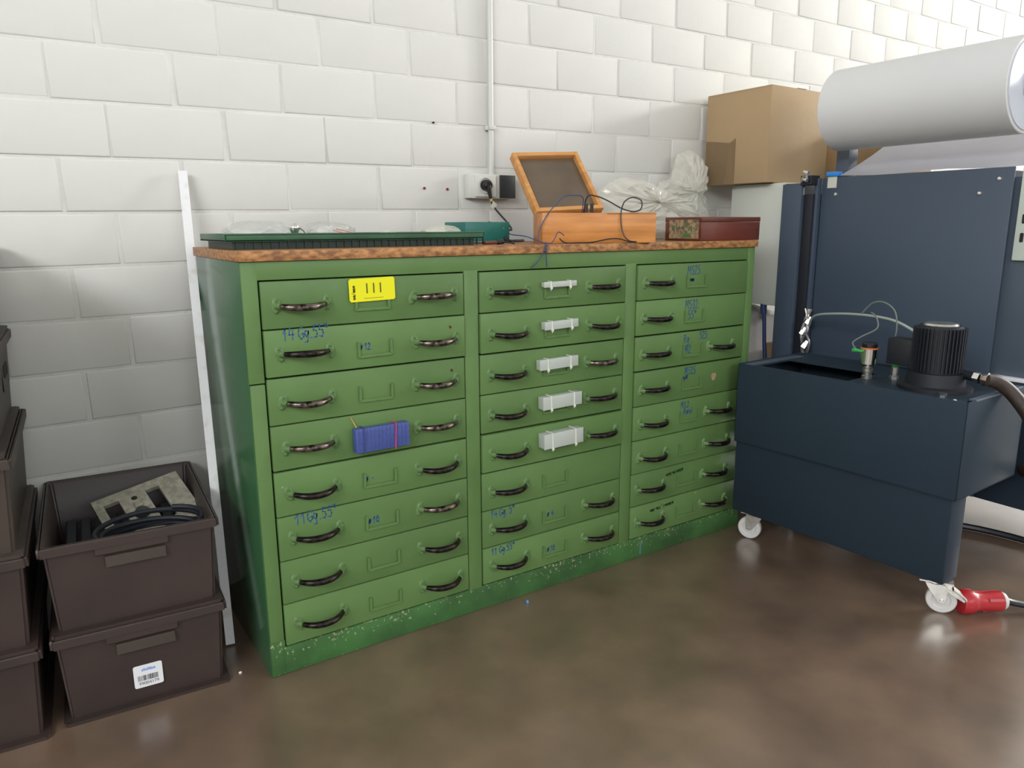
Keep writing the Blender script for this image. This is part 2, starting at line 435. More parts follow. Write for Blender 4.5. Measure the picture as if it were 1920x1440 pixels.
# ------------------------------------------------------------------ drawer cabinet
W, D, HC = 1.857, .4975, 1.10
cols = [(.0382, .6094), (.6551, 1.2185), (1.2651, 1.8181)]
ZT, DZ = 1.0546, .122
cab = thing('drawer_cabinet', 'large worn green metal cabinet with three columns of eight drawers', 'drawer cabinet')
bm = bmesh.new()
zb = ZT-8*DZ
box(bm, 0.0015, W, .025, D, .0, HC-.0015)                      # inner body behind the face
obj('carcass_body', bm, m_green_dark, cab)
bm = bmesh.new()
zc = .800
box(bm, 0, cols[0][0], 0, .03, zc+.0022, HC, .0018)            # left stile, split by a weld gap
box(bm, .0015, cols[0][0], .0015, .03, 0.10, zc-.0012, .0018)
box(bm, cols[0][1], cols[1][0], 0, .03, zb-.002, ZT+.004, .0015)
box(bm, cols[1][1], cols[2][0], 0, .03, zb-.002, ZT+.004, .0015)
box(bm, cols[2][1], W, 0, .03, zb-.002, HC, .0015)
box(bm, .03, W-.03, .0003, .03, ZT, HC-.0005, .0015)
obj('face_frame', bm, m_green, cab, smooth=True)
bm = bmesh.new(); box(bm, .0005, W-.0005, .0006, .032, 0, zb, .003)
box(bm, 0, .040, .0, .0328, 0, .101, .003)
obj('plinth', bm, m_plinth, cab, smooth=True)
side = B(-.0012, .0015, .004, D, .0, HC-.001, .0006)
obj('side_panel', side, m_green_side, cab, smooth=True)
obj('side_panel', B(W-.0015, W+.0012, .004, D, 0, HC-.001), m_green_side, cab)

def grip_mesh(half):
    bm = bmesh.new(); pts = []; rs = []
    N = 14
    for i in range(N+1):
        t = -1+2*i/N
        x = t*half
        y = -.0085-.0320*(1-abs(t)**2.4)
        z = -.0008*(1-t*t)
        pts.append((x, y, z)); rs.append(.0092-.0030*abs(t)**2.4)
    tube(bm, pts, rs, 10)
    return bm
def mount_mesh(sgn):
    bm = bmesh.new()
    # oval wall plate with two screws and a short neck
    prof = [(0, -.0048), (.6, -.0046), (.88, -.0030), (1, 0)]
    rings = []
    for r, y in prof:
        if r == 0: rings.append([bm.verts.new((0, y, 0))]); continue
        rings.append([bm.verts.new((r*.0125*cos(2*pi*k/18), y, r*.0215*sin(2*pi*k/18))) for k in range(18)])
    for a, b in zip(rings, rings[1:]):
        for k in range(18):
            if len(a) == 1: bm.faces.new((a[0], b[k], b[(k+1) % 18]))
            else: bm.faces.new((a[k], a[(k+1) % 18], b[(k+1) % 18], b[k]))
    for s in (-1, 1):
        lathe(bm, [(0, .0075), (.0028, .0070), (.0040, .0052), (.0042, .003), (.0048, .0030)], 10, M4=Matrix.Translation((0, 0, s*.0138)) @ Matrix.Rotation(pi/2, 4, 'X'))
    tube(bm, [(0, -.001, 0), (-sgn*.002, -.008, 0), (-sgn*.007, -.0155, 0)], [.0092, .0078, .0066], 10)
    return bm
HALF = .0585
def mk(bm, name, m):
    bmesh.ops.recalc_face_normals(bm, faces=bm.faces[:]); me = bpy.data.meshes.new(name); bm.to_mesh(me); bm.free()
    for p in me.polygons: p.use_smooth = True
    try: me.set_sharp_from_angle(angle=radians(50))
    except Exception: pass
    me.materials.append(m); return me
grip_dark = mk(grip_mesh(HALF), 'handle', m_grip); grip_worn = mk(grip_mesh(HALF), 'handle', m_grip_worn)
mount_l = mk(mount_mesh(-1), 'handle_mount', m_hmount); mount_r = mk(mount_mesh(1), 'handle_mount', m_hmount)
def holder_bm():
    bm = bmesh.new(); w2, h = .050, .046; t = .0085
    # U-shaped pressed label holder, open at the top
    for pts in ([(-w2, h/2), (-w2, -h/2), (-w2+t, -h/2+t), (-w2+t, h/2-.003)],
                [(w2, h/2), (w2-t, h/2-.003), (w2-t, -h/2+t), (w2, -h/2)],
                [(-w2, -h/2), (w2, -h/2), (w2-t, -h/2+t), (-w2+t, -h/2+t)]):
        poly_prism(bm, pts, -.0050, -.0002)
    bmesh.ops.bevel(bm, geom=bm.edges[:], offset=.0012, segments=2, affect='EDGES')
    lathe(bm, [(0, .0078), (.0026, .0066), (.0026, .004)], 8, M4=Matrix.Translation((.004, 0, -h/2+.003)) @ Matrix.Rotation(pi/2, 4, 'X'))
    return bm
holder_me = mk(holder_bm(), 'label_holder', m_green)
dcol = [mat('green_drawer_front', tuple(c*f for c in GREEN), .36, scale=4, col2=tuple(c*f*.86 for c in GREEN), bump=.05, bscale=25) for f in (.94, 1.0, 1.05)]
for m_ in dcol:
    add_specks(m_, (.33, .36, .20), 24, .775); m_.node_tree.nodes['Principled BSDF'].inputs['Specular IOR Level'].default_value = .3
worn = {(0, 0), (0, 1), (0, 2), (0, 3), (1, 2), (1, 5), (2, 0)}
hx = [(.142, .512), (.757, 1.122), (1.364, 1.694)]
writing = {(0, 1): [('14 Gg.55o', .088, .032, .030, .05, 0), ('D 12', .288, -.010, .017, .04, 0)],
           (0, 4): [('D  -', .288, -.010, .017, .04, 0)],
           (0, 5): [('11Gg.55o', .088, .032, .031, .05, 0), ('D 10', .290, -.012, .018, .08, 0)],
           (1, 6): [('14 Gg. 5o', .690, .034, .024, .04, 0), ('D  4', .905, -.010, .018, .04, 0)],
           (1, 7): [('11 Gg.55o', .690, .034, .022, .04, 0), ('D.10', .905, -.010, .018, .06, 0)],
           (2, 0): [('M525', 1.500, .018, .030, .02, 0), ('mm', 1.515, -.006, .016, 0, 0)],
           (2, 1): [('M532', 1.500, .020, .030, .02, 0), ('55o', 1.515, -.016, .030, 0, 0)],
           (2, 2): [('Rg', 1.500, .022, .028, 0, 0), ('525', 1.580, .030, .026, 0, 0), ('M2', 1.508, -.016, .028, 0, 0)],
           (2, 3): [('M525', 1.510, .028, .026, 0, 0), ('~~', 1.500, .006, .024, .35, 0)],
           (2, 4): [('M3.2', 1.500, .028, .022, 0, 0), ('Rund', 1.515, .002, .022, 0, 0)],
           (2, 6): [('~~n~u~m~', 1.440, .022, .020, .10, 1)],
           (2, 7): [('~m-~u/ n~~m~', 1.365, .024, .019, .08, 1)]}
reds = {(0, 1): (.555, .026), (0, 2): (.560, .022)}
drawers = {}
for ci, (xa, xb) in enumerate(cols):
    for ri in range(8):
        zt = ZT-ri*DZ; zl = zt-DZ; zm = (zt+zl)/2
        dy = R.uniform(-.0035, .0005)
        if (ci, ri) in ((0, 1), (1, 1), (1, 4), (2, 0)): dy = -.006
        if ri == 7: dy = -.002
        lo = .0042 if (ci, ri) in ((0, 1), (1, 1), (0, 3), (0, 7), (1, 7), (2, 7), (1, 3), (1, 4), (2, 1), (2, 2)) else .0019
        bm = bmesh.new()
        box(bm, xa+.0042, xb-.0030, dy, .022, zl+lo, zt-(.0035 if ri == 0 else .0010), .0022)
        box(bm, xa+.012, xb-.012, .022, .024, zl+.012, zt-.012)
        d = obj('drawer', bm, dcol[(ci*3+ri*5) % 3], cab, smooth=True)
        drawers[ci, ri] = (d, dy, zm)
        for hi, x in enumerate(hx[ci]):
            if (ci, ri, hi) in ((1, 5, 1), (2, 0, 1), (2, 1, 1), (2, 3, 1)): continue
            zz = zm-.0012+R.uniform(-.0015, .0015); rr = R.uniform(-.02, .02)
            g = bpy.data.objects.new('handle', grip_worn if ((ci, ri) in worn and R.random() < .8) or (ci == 0 and ri == 5 and hi == 1) else grip_dark)
            C.objects.link(g); g.parent = d; g.location = (x, dy, zz); g.rotation_euler = (R.uniform(-.08, .12), rr, 0)
            for s, mm in ((-1, mount_l), (1, mount_r)):
                q = bpy.data.objects.new('handle_mount', mm); C.objects.link(q); q.parent = d
                q.location = (x+s*.0645, dy, zz-s*rr*.06); q.rotation_euler = (0, R.uniform(-.35, .35), 0)
                q['label'] = 'green painted oval handle foot'
        hc = (.330, .935, 1.545)[ci]
        q = bpy.data.objects.new('label_holder', holder_me); C.objects.link(q); q.parent = d
        q.location = (hc, dy, zm-.006+R.uniform(-.002, .002)); q.rotation_euler = (0, R.uniform(-.015, .015), 0)
        if (ci, ri) in writing:
            for tx, x, dz_, h, sl, ink in writing[ci, ri]:
                bm = write(bmesh.new(), tx, x, zm+dz_, h, dy-.0004, sl, .0030 if ink == 0 else .0020, ink)
                q = obj('handwriting', bm, None, d, mats=[m_blueink, m_blackink])
                q['label'] = 'black felt pen writing' if ink else 'blue felt pen writing'
        if (ci, ri) in reds:
            bm = bmesh.new(); x, dz_ = reds[ci, ri]
            write(bm, '~', x, zm+dz_, .014, dy-.0004, .05, .0018)
            obj('red_mark', bm, m_redink, d)
bm = bmesh.new(); box(bm, 1.322, 1.327, -.0006, .0006, .012, .060)
q = obj('paint_mark', bm, mat('pale_blue_mark', (.08, .22, .24), .6), cab); q['label'] = 'pale blue paint mark'
# bare filler patch where a handle is missing
bm = bmesh.new(); pts = [(.012*cos(a)*(1+.25*sin(3*a)), .017*sin(a)*(1+.2*cos(2*a))) for a in [i*2*pi/14 for i in range(14)]]
poly_prism(bm, pts, -.001, 0)
q = obj('bare_patch', bm, mat('tan_filler', (.40, .28, .17), .7, var=.3, scale=90), drawers[2, 3][0], loc=(1.662, drawers[2, 3][1], drawers[2, 3][2]+.004)); q['label'] = 'tan bare patch where a handle is missing'

# yellow lot sticker on the top drawer
d, dy, zm = drawers[0, 0]
bm = bmesh.new()
box(bm, -.064, .064, -.0012, 0, -.030, .030)
bmesh.ops.bevel(bm, geom=[e for e in bm.edges if abs(e.verts[0].co.y-e.verts[1].co.y) > .0005], offset=.0032, segments=3, affect='EDGES')
merge(bm, text_bm('111', .038, 1), Matrix.Translation((.004, -.0016, .002)) @ UPR)
write(bm, '~~/~m~', 0, 0, .011, 0, 0, .0014, 1)
wv = [v for v in bm.verts if abs(v.co.y) < 1e-7 and v.co.z < .012 and v.co.z > -.004 and -.001 < v.co.x < .046 and all(f.material_index == 1 for f in v.link_faces)]
bmesh.ops.transform(bm, matrix=Matrix.Translation((-.047, -.0016, -.024)) @ Matrix.Rotation(-pi/2, 4, 'Y') @ Matrix.Translation((0, 0, 0)), verts=wv)
box(bm, -.025, .030, -.0016, -.0012, -.0225, -.0215, mi=1)
stick = obj('sticker', bm, None, d, mats=[m_yellow, m_yprint], loc=(.329, dy-.0045, 1.020), rot=(0, -.02, 0))
stick['label'] = 'yellow lot sticker printed 111'

# ------------------------------------------------------------------ worktop
bm = B(-.006, W+.006, -.008, D+.012, HC, HC+.025, .0015)
for f in bm.faces:
    f.material_index = 1 if abs(f.normal.z) < .5 else 0
wt = obj('worktop', bm, None, smooth=True, mats=[m_wood_top, m_wood_edge])
tag(wt, 'brown oiled wooden worktop lying on the green drawer cabinet', 'worktop')
ZW = HC+.025

# ------------------------------------------------------------------ sample boxes tied to the drawers
def sample_box(i, xc, zc, w, h, dpt, label, tilt):
    d, dy, zm = drawers[1, i]
    t = thing('sample_box', label, 'plastic box', (xc, dy, zc), (0, tilt, 0), 'clear plastic boxes tied to the middle drawers')
    y1 = -.0015; y0 = y1-dpt
    bm = bmesh.new(); box(bm, -w/2, w/2, y0, y1, -h/2, h/2, .0015)
    obj('box_body', bm, m_clear, t, smooth=True)
    bm = bmesh.new(); box(bm, -w/2-.0012, w/2+.0012, y0-.0012, y0+.003, -h/2-.0012, h/2+.0012, .0008)
    obj('lid', bm, m_clear, t, smooth=True)
    for s in (-.30, .30):
        x = s*w; bm = bmesh.new(); tt = .0012
        box(bm, x-.0022, x+.0022, y0-.0026, y0-.0012, -h/2-.0028, h/2+.0028)
        box(bm, x-.0022, x+.0022, y0-.0022, y1, h/2+.0012, h/2+.0028)
        box(bm, x-.0022, x+.0022, y0-.0022, y1, -h/2-.0028, -h/2-.0012)
        box(bm, x-.0035, x+.0035, y0-.0052, y0-.001, -h/2-.006, -h/2+.001)
        box(bm, x-.0012, x+.0012, y0-.003, y0-.001, -h/2-.0105, -h/2-.005)
        obj('zip_tie', bm, m_tie, t)
sample_box(0, .936, 1.007, .122, .0145, .016, 'thinnest clear plastic box tied to the top middle drawer', -.01)
sample_box(1, .936, .884, .126, .023, .022, 'slim clear plastic box with white ties on the second middle drawer', -.03)
sample_box(2, .932, .763, .146, .031, .022, 'clear plastic box with white ties on the third middle drawer', -.02)
sample_box(3, .942, .642, .150, .039, .028, 'clear plastic box with white ties on the fourth middle drawer', -.02)
sample_box(4, .940, .522, .152, .046, .034, 'thickest clear plastic box, on the fifth middle drawer', -.02)

d, dy, zm = drawers[0, 3]
t = thing('blue_sample_box', 'blue ribbed plastic box held by rubber bands on a left drawer', 'plastic box', (.332, dy, .622), (0, 0, 0))
bm = bmesh.new(); box(bm, -.078, .078, -.030, -.0055, -.033, .033, .002)
obj('box_body', bm, m_bluebox, t, smooth=True)
bm = bmesh.new()
for k in range(13): box(bm, -.070+k*.0113, -.068+k*.0113, -.0312, -.0300, -.030, .030)
for k in range(4): box(bm, -.072, .074, -.0310, -.0298, -.022+k*.0145, -.021+k*.0145)
obj('ribs', bm, m_bluebox, t)
for x, m_, tl in ((-.056, m_rubber_dark, .02), (.036, m_rubber_pink, .06)):
    bm = bmesh.new()
    tube(bm, [(x+tl*.033, -.0315, .0345), (x-tl*.033, -.0322, -.0345)], .0016, 6)
    tube(bm, [(x+tl*.033, -.0315, .0345), (x+tl*.033, -.0035, .0345)], .0016, 6)
    tube(bm, [(x-tl*.033, -.0322, -.0345), (x-tl*.033, -.0035, -.0345)], .0016, 6)
    obj('rubber_band', bm, m_, t)
bm = bmesh.new(); tube(bm, smooth_path([(-.068, -.012, .034), (-.073, -.004, .048), (-.079, -.0015, .062)], 4), .0016, 6)
q = obj('wire_hook', bm, m_tan, t)

# ------------------------------------------------------------------ things on the worktop
# long green tray
t = thing('long_tray', 'long dark green metal tray lying on the worktop', 'tray', (0, 0, ZW))
bm = bmesh.new()
x0, x1, y0, y1 = -.004, .742, .105, .400
box(bm, x0, x1, y0, y1, .020, .0235)
box(bm, x0, x1, y0, y0+.003, .020, .0385, .001); box(bm, x0, x1, y1-.003, y1, .020, .0385, .001)
box(bm, x0, x0+.003, y0, y1, .020, .0385, .001); box(bm, x1-.003, x1, y0, y1, .020, .0385, .001)
box(bm, x0-.002, x1+.002, y0-.003, y0+.001, .036, .040, .001)
obj('tray_pan', bm, m_tray, t, smooth=True)
bm = bmesh.new(); box(bm, x0+.018, x1-.030, y0+.010, y1-.01, 0.0002, .020)
obj('base', bm, m_tray_base, t)
bm = bmesh.new()
for k in range(34): box(bm, x0+.026+k*.0218, x0+.030+k*.0218, y0+.0065, y0+.0105, .0012, .0195)
obj('rib', bm, m_tray_base, t)['kind'] = 'stuff'

def crumpled(w, d_, h, seed, amp=.35, sub=3):
    r = random.Random(seed); bm = bmesh.new()
    bmesh.ops.create_icosphere(bm, subdivisions=sub, radius=1)
    waves = [(Vector((r.uniform(-1, 1), r.uniform(-1, 1), r.uniform(-1, 1))).normalized()*r.uniform(2, 9), r.uniform(0, 6), r.uniform(.2, 1)) for _ in range(16)]
    for v in bm.verts:
        n = v.co.normalized(); s = sum(a*abs(sin(n.dot(k)*1.6+ph)) for k, ph, a in waves)/8
        f = 1+amp*(s-.75)*1.1
        v.co = Vector((n.x*w/2*f, n.y*d_/2*f, max(n.z, -.55)*h/1.55*f))
    zm_ = min(v.co.z for v in bm.verts)
    for v in bm.verts: v.co.z -= zm_
    return bm
ZP = ZW+.0245
def film(name, label, loc, w, d_, h, seed, m, rotz=0, amp=.5):
    bm = crumpled(w, d_, h, seed, amp)
    o = obj(name, bm, m, loc=loc, rot=(0, 0, rotz)); return tag(o, label, 'plastic bag')
film('plastic_bag', 'flat clear plastic bag at the left end of the green tray', (.135, .33, ZP), .18, .12, .046, 3, m_bag_thin)
film('plastic_bag', 'clear plastic bag in the middle of the tray, beside red-edged film', (.33, .32, ZP), .16, .12, .044, 5, m_bag_thin)
film('plastic_bag', 'small grey crumpled film on the tray right of the middle', (.515, .30, ZP), .05, .05, .022, 8, m_bag)
film('plastic_bag', 'white crumpled bag at the right end of the green tray', (.685, .27, ZP), .13, .12, .036, 9, m_bag)
bm = bmesh.new(); tube(bm, [(0, 0, 0), (.05, .0, -.012), (.085, 0, -.020)], .0013, 6); tube(bm, [(.01, .004, .004), (.055, .004, -.006), (.10, .004, -.020)], .0013, 6)
tag(obj('red_film_strip', bm, m_film_red, loc=(.320, .235, ZP+.0215)), 'thin red film edge sticking up from the tray', 'film strip')
# steel knob with stem
t = thing('door_knob', 'small round steel knob standing up in the green tray', 'knob', (.218, .26, ZP-.001))
bm = bmesh.new(); lathe(bm, [(0, .042), (.009, .041), (.0145, .035), (.0155, .027), (.011, .019), (.007, .006), (.011, .0), (0, 0)], 18)
obj('knob_head', bm, m_chrome, t, smooth=True)
bm = bmesh.new(); tube(bm, [(.008, -.006, .033), (.022, -.008, .024), (.040, -.008, .002)], [.003, .003, .0025], 8)
obj('lever', bm, m_steel, t, smooth=True)

# dark adapter with short lead between tray and teal box
t = thing('cable_adapter', 'small dark cable coupling lying between tray and teal box', 'adapter', (.775, .10, ZW))
bm = bmesh.new(); tube(bm, [(-.035, 0, .006), (.01, 0, .007)], .0055, 10); obj('sleeve', bm, m_redwood, t, smooth=True)
bm = bmesh.new(); tube(bm, [(.01, 0, .007), (.032, 0, .009)], .0075, 10); tube(bm, smooth_path([(.032, 0, .009), (.050, -.005, .006), (.066, -.012, .0025)], 5), .0022, 8); obj('plug', bm, m_blackplastic, t, smooth=True)

# teal control box
t = thing('teal_metal_box', 'small teal painted metal box between tray and orange case', 'box', (0, 0, ZW))
bm = bmesh.new(); box(bm, .790, .962, .300, .44, .006, .0690, .0015); obj('housing', bm, m_teal, t, smooth=True)
for x in (.80, .95):
    for y in (.315, .425):
        bm = bmesh.new(); lathe(bm, [(0, 0), (.008, 0), (.008, .005), (.006, .0065), (0, .0065)], 12); obj('foot', bm, m_blackplastic, t, loc=(x, y, 0))
bm = bmesh.new(); lathe(bm, [(0, .012), (.006, .011), (.0075, .004), (.0075, 0)], 14, M4=Matrix.Rotation(pi/2, 4, 'X')); obj('knob', bm, m_grey_pl, t, smooth=True, loc=(.944, .300, .013))
bm = bmesh.new(); lathe(bm, [(0, .001), (.002, .001), (.002, 0)], 8, M4=Matrix.Rotation(pi/2, 4, 'X')); obj('screw', bm, m_steel, t, loc=(.938, .300, .048))

# orange wooden case with lid propped open
t = thing('wooden_case', 'orange varnished wooden case with lid propped open', 'wooden case', (.972, .125, ZW), (0, 0, radians(-26)))
x0, x1, y0, y1, hh = 0, .375, 0, .180, .0955
bm = bmesh.new(); th = .010
box(bm, x0, x1, y0, y0+th, 0.0003, hh, .0012); box(bm, x0, x1, y1-th, y1, 0.0003, hh, .0012)
box(bm, x0, x0+th, y0+th, y1-th, 0.0003, hh, .0012); box(bm, x1-th, x1, y0+th, y1-th, 0.0003, hh, .0012)
box(bm, x0+th, x1-th, y0+th, y1-th, 0.0003, .008)
box(bm, .21, .375, y0, y1, hh-.006, hh+.0006, .0008)
obj('case_body', bm, m_orange, t, smooth=True)
# lid: shallow frame with dark inner panel, hinged at the back, leaning back
lid = obj('lid', bmesh.new(), m_orange_in, t)
bpy.data.objects.remove(lid)
LW, LH, LD = .262, .272, .030
bm = bmesh.new(); fr = .016
box(bm, 0, fr, -LD, 0, 0, LH, .0012); box(bm, LW-fr, LW, -LD, 0, 0, LH, .0012)
box(bm, fr, LW-fr, -LD, 0, LH-fr, LH, .0012); box(bm, fr, LW-fr, -LD, 0, 0, fr, .0012)
lid = obj('lid', bm, m_orange_in, t, smooth=True, loc=(.020, y1-.004, hh-.012))
t_inv = (Matrix.Translation((.972, .125, ZW)) @ Matrix.Rotation(radians(-26), 4, 'Z')).inverted()
lm = t_inv @ Matrix.Translation((1.0446, .2720, 1.2085)) @ Euler((radians(-41.1), radians(-2.8), radians(-8.9))).to_matrix().to_4x4()
lid.location = lm.to_translation(); lid.rotation_euler = lm.to_euler()
lid['label'] = 'opened lid with a dark inner panel'
obj('inner_panel', B(fr-.001, LW-fr+.001, -.012, -.006, fr-.001, LH-fr+.001), m_glasspane, lid)
bm = bmesh.new()
box(bm, .04, .065, -.003, .003, -.012, .01); box(bm, LW-.065, LW-.04, -.003, .003, -.012, .01)
obj('hinge', bm, m_steel, lid)
bm = bmesh.new(); box(bm, 0, .011, -.007, 0, 0, .042, .001); box(bm, .018, .029, -.007, 0, 0, .042, .001)
obj('adapter_block', bm, m_blackplastic, t, loc=(.150, .060, hh-.012))['label'] = 'two small black connector blocks standing in the case'

# red-brown wooden box
t = thing('red_wooden_box', 'flat red-brown varnished wooden box with an old paper label', 'wooden box', (0, 0, ZW))
x0, x1, y0, y1, hh = 1.580, 1.893, .014, .190, .0835
bm = bmesh.new(); box(bm, x0, x1, y0, y1, 0.0003, .066, .0015); obj('box_body', bm, m_redwood, t, smooth=True)
bm = bmesh.new(); box(bm, x0-.0008, x1+.0008, y0-.0008, y1+.0008, .0668, hh, .0015); obj('lid', bm, m_redwood, t, smooth=True)
bm = bmesh.new(); box(bm, x0-.0018, x0-.0004, y0+.012, y1-.022, .008, .0745)
for k in range(9):
    yy = y0+.03+k*.012; box(bm, x0-.0022, x0-.0018, yy, yy+.006, .03+R.uniform(0, .02), .036+R.uniform(0, .03), mi=1)
box(bm, x0-.0023, x0-.0018, y0+.05, y0+.085, .012, .026, mi=1)
q = obj('paper_label', bm, None, t, mats=[m_labelold, m_labelgreen]); q['label'] = 'yellowed paper label with green print'

bm = bmesh.new(); box(bm, 1.500, 1.572, .075, .20, 0.0003, .060, .0015)
tag(obj('dark_red_block', bm, m_redwood, smooth=True), 'dark red wooden block squeezed between orange case and red box', 'wooden block')

# big translucent bag heap behind the cases
def sheet_heap(name, label, pts, yc, seed, m, dep=.07):
    """crumpled film with a given silhouette in (x,z); pts go round the outline; fan of ridges with real depth"""
    r = random.Random(seed); bm = bmesh.new()
    cx = sum(p[0] for p in pts)/len(pts); cz = sum(p[1] for p in pts)/len(pts)
    out = []
    n = len(pts)
    for i in range(n):
        a, b = pts[i], pts[(i+1) % n]
        for j in range(5):
            t_ = j/5; out.append((a[0]+(b[0]-a[0])*t_+r.uniform(-.004, .004), a[1]+(b[1]-a[1])*t_+r.uniform(-.005, .005)))
    K = 8; rings_f = []; rings_b = []
    for k in range(K+1):
        s = 1-k/K; rf = []; rb = []
        prof = math.sqrt(max(0, 1-s**2.4))
        for (x, z) in out:
            fold = sin(x*95+z*40+seed)*.006+sin(z*120-x*55)*.005+r.uniform(-.006, .006)
            xx, zz = cx+(x-cx)*s, cz+(z-cz)*s
            rf.append(bm.verts.new((xx, yc-dep*prof+fold*(1 if k else 0), zz)))
            rb.append(rf[-1] if k == 0 else bm.verts.new((xx, yc+dep*.55*prof+fold*.5, zz)))
        rings_f.append(rf); rings_b.append(rb)
    N = len(out)
    for rings, flip in ((rings_f, 0), (rings_b, 1)):
        for a, b in zip(rings, rings[1:]):
            for i in range(N):
                vs = [a[i], a[(i+1) % N], b[(i+1) % N], b[i]]
                if flip: vs = vs[::-1]
                try: bm.faces.new(vs)
                except ValueError: pass
    bmesh.ops.remove_doubles(bm, verts=bm.verts, dist=.0002)
    return tag(obj(name, bm, m), label, 'plastic bag')
sheet_heap('plastic_bag', 'large crumpled cream plastic bag lying behind the wooden cases', [(1.32, 1.130), (1.92, 1.128), (1.99, 1.20), (1.96, 1.265), (1.88, 1.29), (1.76, 1.32), (1.66, 1.355), (1.56, 1.365), (1.48, 1.335), (1.38, 1.27)], .405, 4, m_bag)
sheet_heap('plastic_bag', 'upright cream plastic bag bulging up beside the brown carton', [(1.83, 1.13), (2.10, 1.13), (2.17, 1.18), (2.165, 1.24), (2.13, 1.31), (2.15, 1.38), (2.14, 1.46), (2.07, 1.50), (1.98, 1.48), (1.95, 1.38), (1.88, 1.36), (1.82, 1.28)], .535, 11, m_bag)

# cables on the worktop
def cable(name, label, pts, r, m, k=8, cat='cable'):
    bm = bmesh.new(); tube(bm, smooth_path(pts, k), r, 8)
    return tag(obj(name, bm, m, smooth=True), label, cat)
zc_ = ZW+.003
cable('black_cable', 'thin black cable looping over the orange case down onto the worktop',
      [(1.154, 0.1452, 1.2131), (1.154, 0.1252, 1.2731), (1.1765, 0.1032, 1.2744), (1.1921, 0.0622, 1.2581), (1.2051, 0.0113, 1.2334), (1.2334, -0.0136, 1.2241), (1.2552, -0.0242, 1.2331), (1.2688, -0.0086, 1.2587), (1.2516, 0.0109, 1.2691), (1.221, 0.0147, 1.257), (1.2009, 0.0089, 1.2283), (1.1979, 0.0063, 1.1915), (1.2018, -0.0005, 1.1545), (1.2143, -0.0154, 1.1326), (1.2425, -0.0203, 1.1285), (1.2145, -0.0155, 1.1290), (1.1882, -0.002, 1.1378), (1.1546, 0.0126, 1.138), (1.1054, 0.0357, 1.1284), (1.0599, 0.0487, 1.1272), (1.0211, 0.0677, 1.1277), (1.0101, 0.0842, 1.1409)], .0021, m_cable)
cable('blue_cable', 'thin blue cable arching out of the open orange case',
      [(1.150, 0.1495, 1.215), (1.1476, 0.1395, 1.27), (1.1074, 0.1368, 1.2778), (1.0647, 0.1354, 1.2719), (1.0214, 0.1232, 1.2443), (0.9850, 0.1118, 1.219), (0.9620, 0.1150, 1.1827), (0.9467, 0.1100, 1.1563), (0.9352, 0.0873, 1.1337), (.94, .05, 1.128)], .0016, m_cable_blue)
cable('blue_cable', 'thin blue cable from the teal box hanging over the worktop edge',
      [(.955, .296, 1.158), (0.919, 0.22, 1.1526), (0.903, 0.12, 1.1485), (0.9056, 0.06, 1.1361), (0.8895, -0.004, 1.1285), (0.8878, -0.0125, 1.118), (0.8878, -0.0115, 1.0996), (0.8939, -0.007, 1.0595)], .0017, m_cable_blue)
cable('blue_cable', 'thin blue cable bent over the worktop edge, ending left on the frame',
      [(1.01, .06, 1.150), (0.9874, 0.06, 1.1611), (0.9656, 0.05, 1.1418), (0.93, 0.02, 1.1285), (0.8975, -0.004, 1.1285), (0.885, -0.0125, 1.115), (0.876, -0.0115, 1.0999), (0.8588, -0.008, 1.075), (0.835, -0.007, 1.0584)], .0015, m_cable_blue)
cable('black_cable', 'thick black lead lying between teal box and orange case',
      [(.966, .345, ZW+.012), (.985, .335, ZW+.006), (1.02, .36, ZW+.005), (1.08, .39, ZW+.005)], .0045, m_cable)

# ------------------------------------------------------------------ socket and conduit
t = thing('power_socket', 'double surface socket with white and black covers on the wall', 'power socket', (0, 0, 0))
bm = bmesh.new(); box(bm, .968, 1.166, .574, WY, 1.281, 1.368, .003); obj('back_box', bm, m_white_pl, t, smooth=True)
bm = bmesh.new(); box(bm, .990, 1.078, .565, .576, 1.286, 1.364, .003)
obj('socket_cover', bm, m_white_pl, t, smooth=True)
bm = bmesh.new(); lathe(bm, [(.0285, .004), (.026, .004), (.024, -.003), (0, -.003)], 28, M4=Matrix.Translation((1.030, .564, 1.327)) @ Matrix.Rotation(pi/2, 4, 'X')); obj('socket_ring', bm, m_white_pl, t, smooth=True)
bm = bmesh.new(); box(bm, 1.098, 1.166, .567, .576, 1.283, 1.366, .002); q = obj('switch_cover', bm, m_grey_pl, t, smooth=True); q['label'] = 'black cover plate'
t = thing('power_plug', 'black plug with lead in the wall socket', 'plug', (1.030, .566, 1.327))
bm = bmesh.new(); lathe(bm, [(0, .032), (.012, .031), (.0185, .024), (.0200, .008), (.0200, .0005), (0, .0005)], 20, M4=Matrix.Rotation(pi/2, 4, 'X'))
tube(bm, [(0, -.022, -.004), (.003, -.026, -.024), (.008, -.027, -.048)], [.012, .0085, .006], 12); obj('plug_body', bm, m_blackplastic, t, smooth=True)
bm = bmesh.new(); tube(bm, [(.008, -.027, -.048), (.0095, -.028, -.058)], .0055, 10); obj('tape_band', bm, m_tan, t, smooth=True)
bm = bmesh.new(); tube(bm, smooth_path([(.0095, -.028, -.058), (.014, -.034, -.075), (.026, -.060, -.105), (.032, -.10, -.135), (.010, -.16, -.160), (-.05, -.19, -.150), (-.10, -.185, -.133)], 6), .0034, 8)
obj('lead', bm, m_cable, t, smooth=True)
bm = bmesh.new(); box(bm, -.011, .011, -.001, .001, -.014, .010, .0006); obj('paper_tag', bm, m_paper, t, loc=(.012, -.042, -.072), rot=(.2, .5, .3))

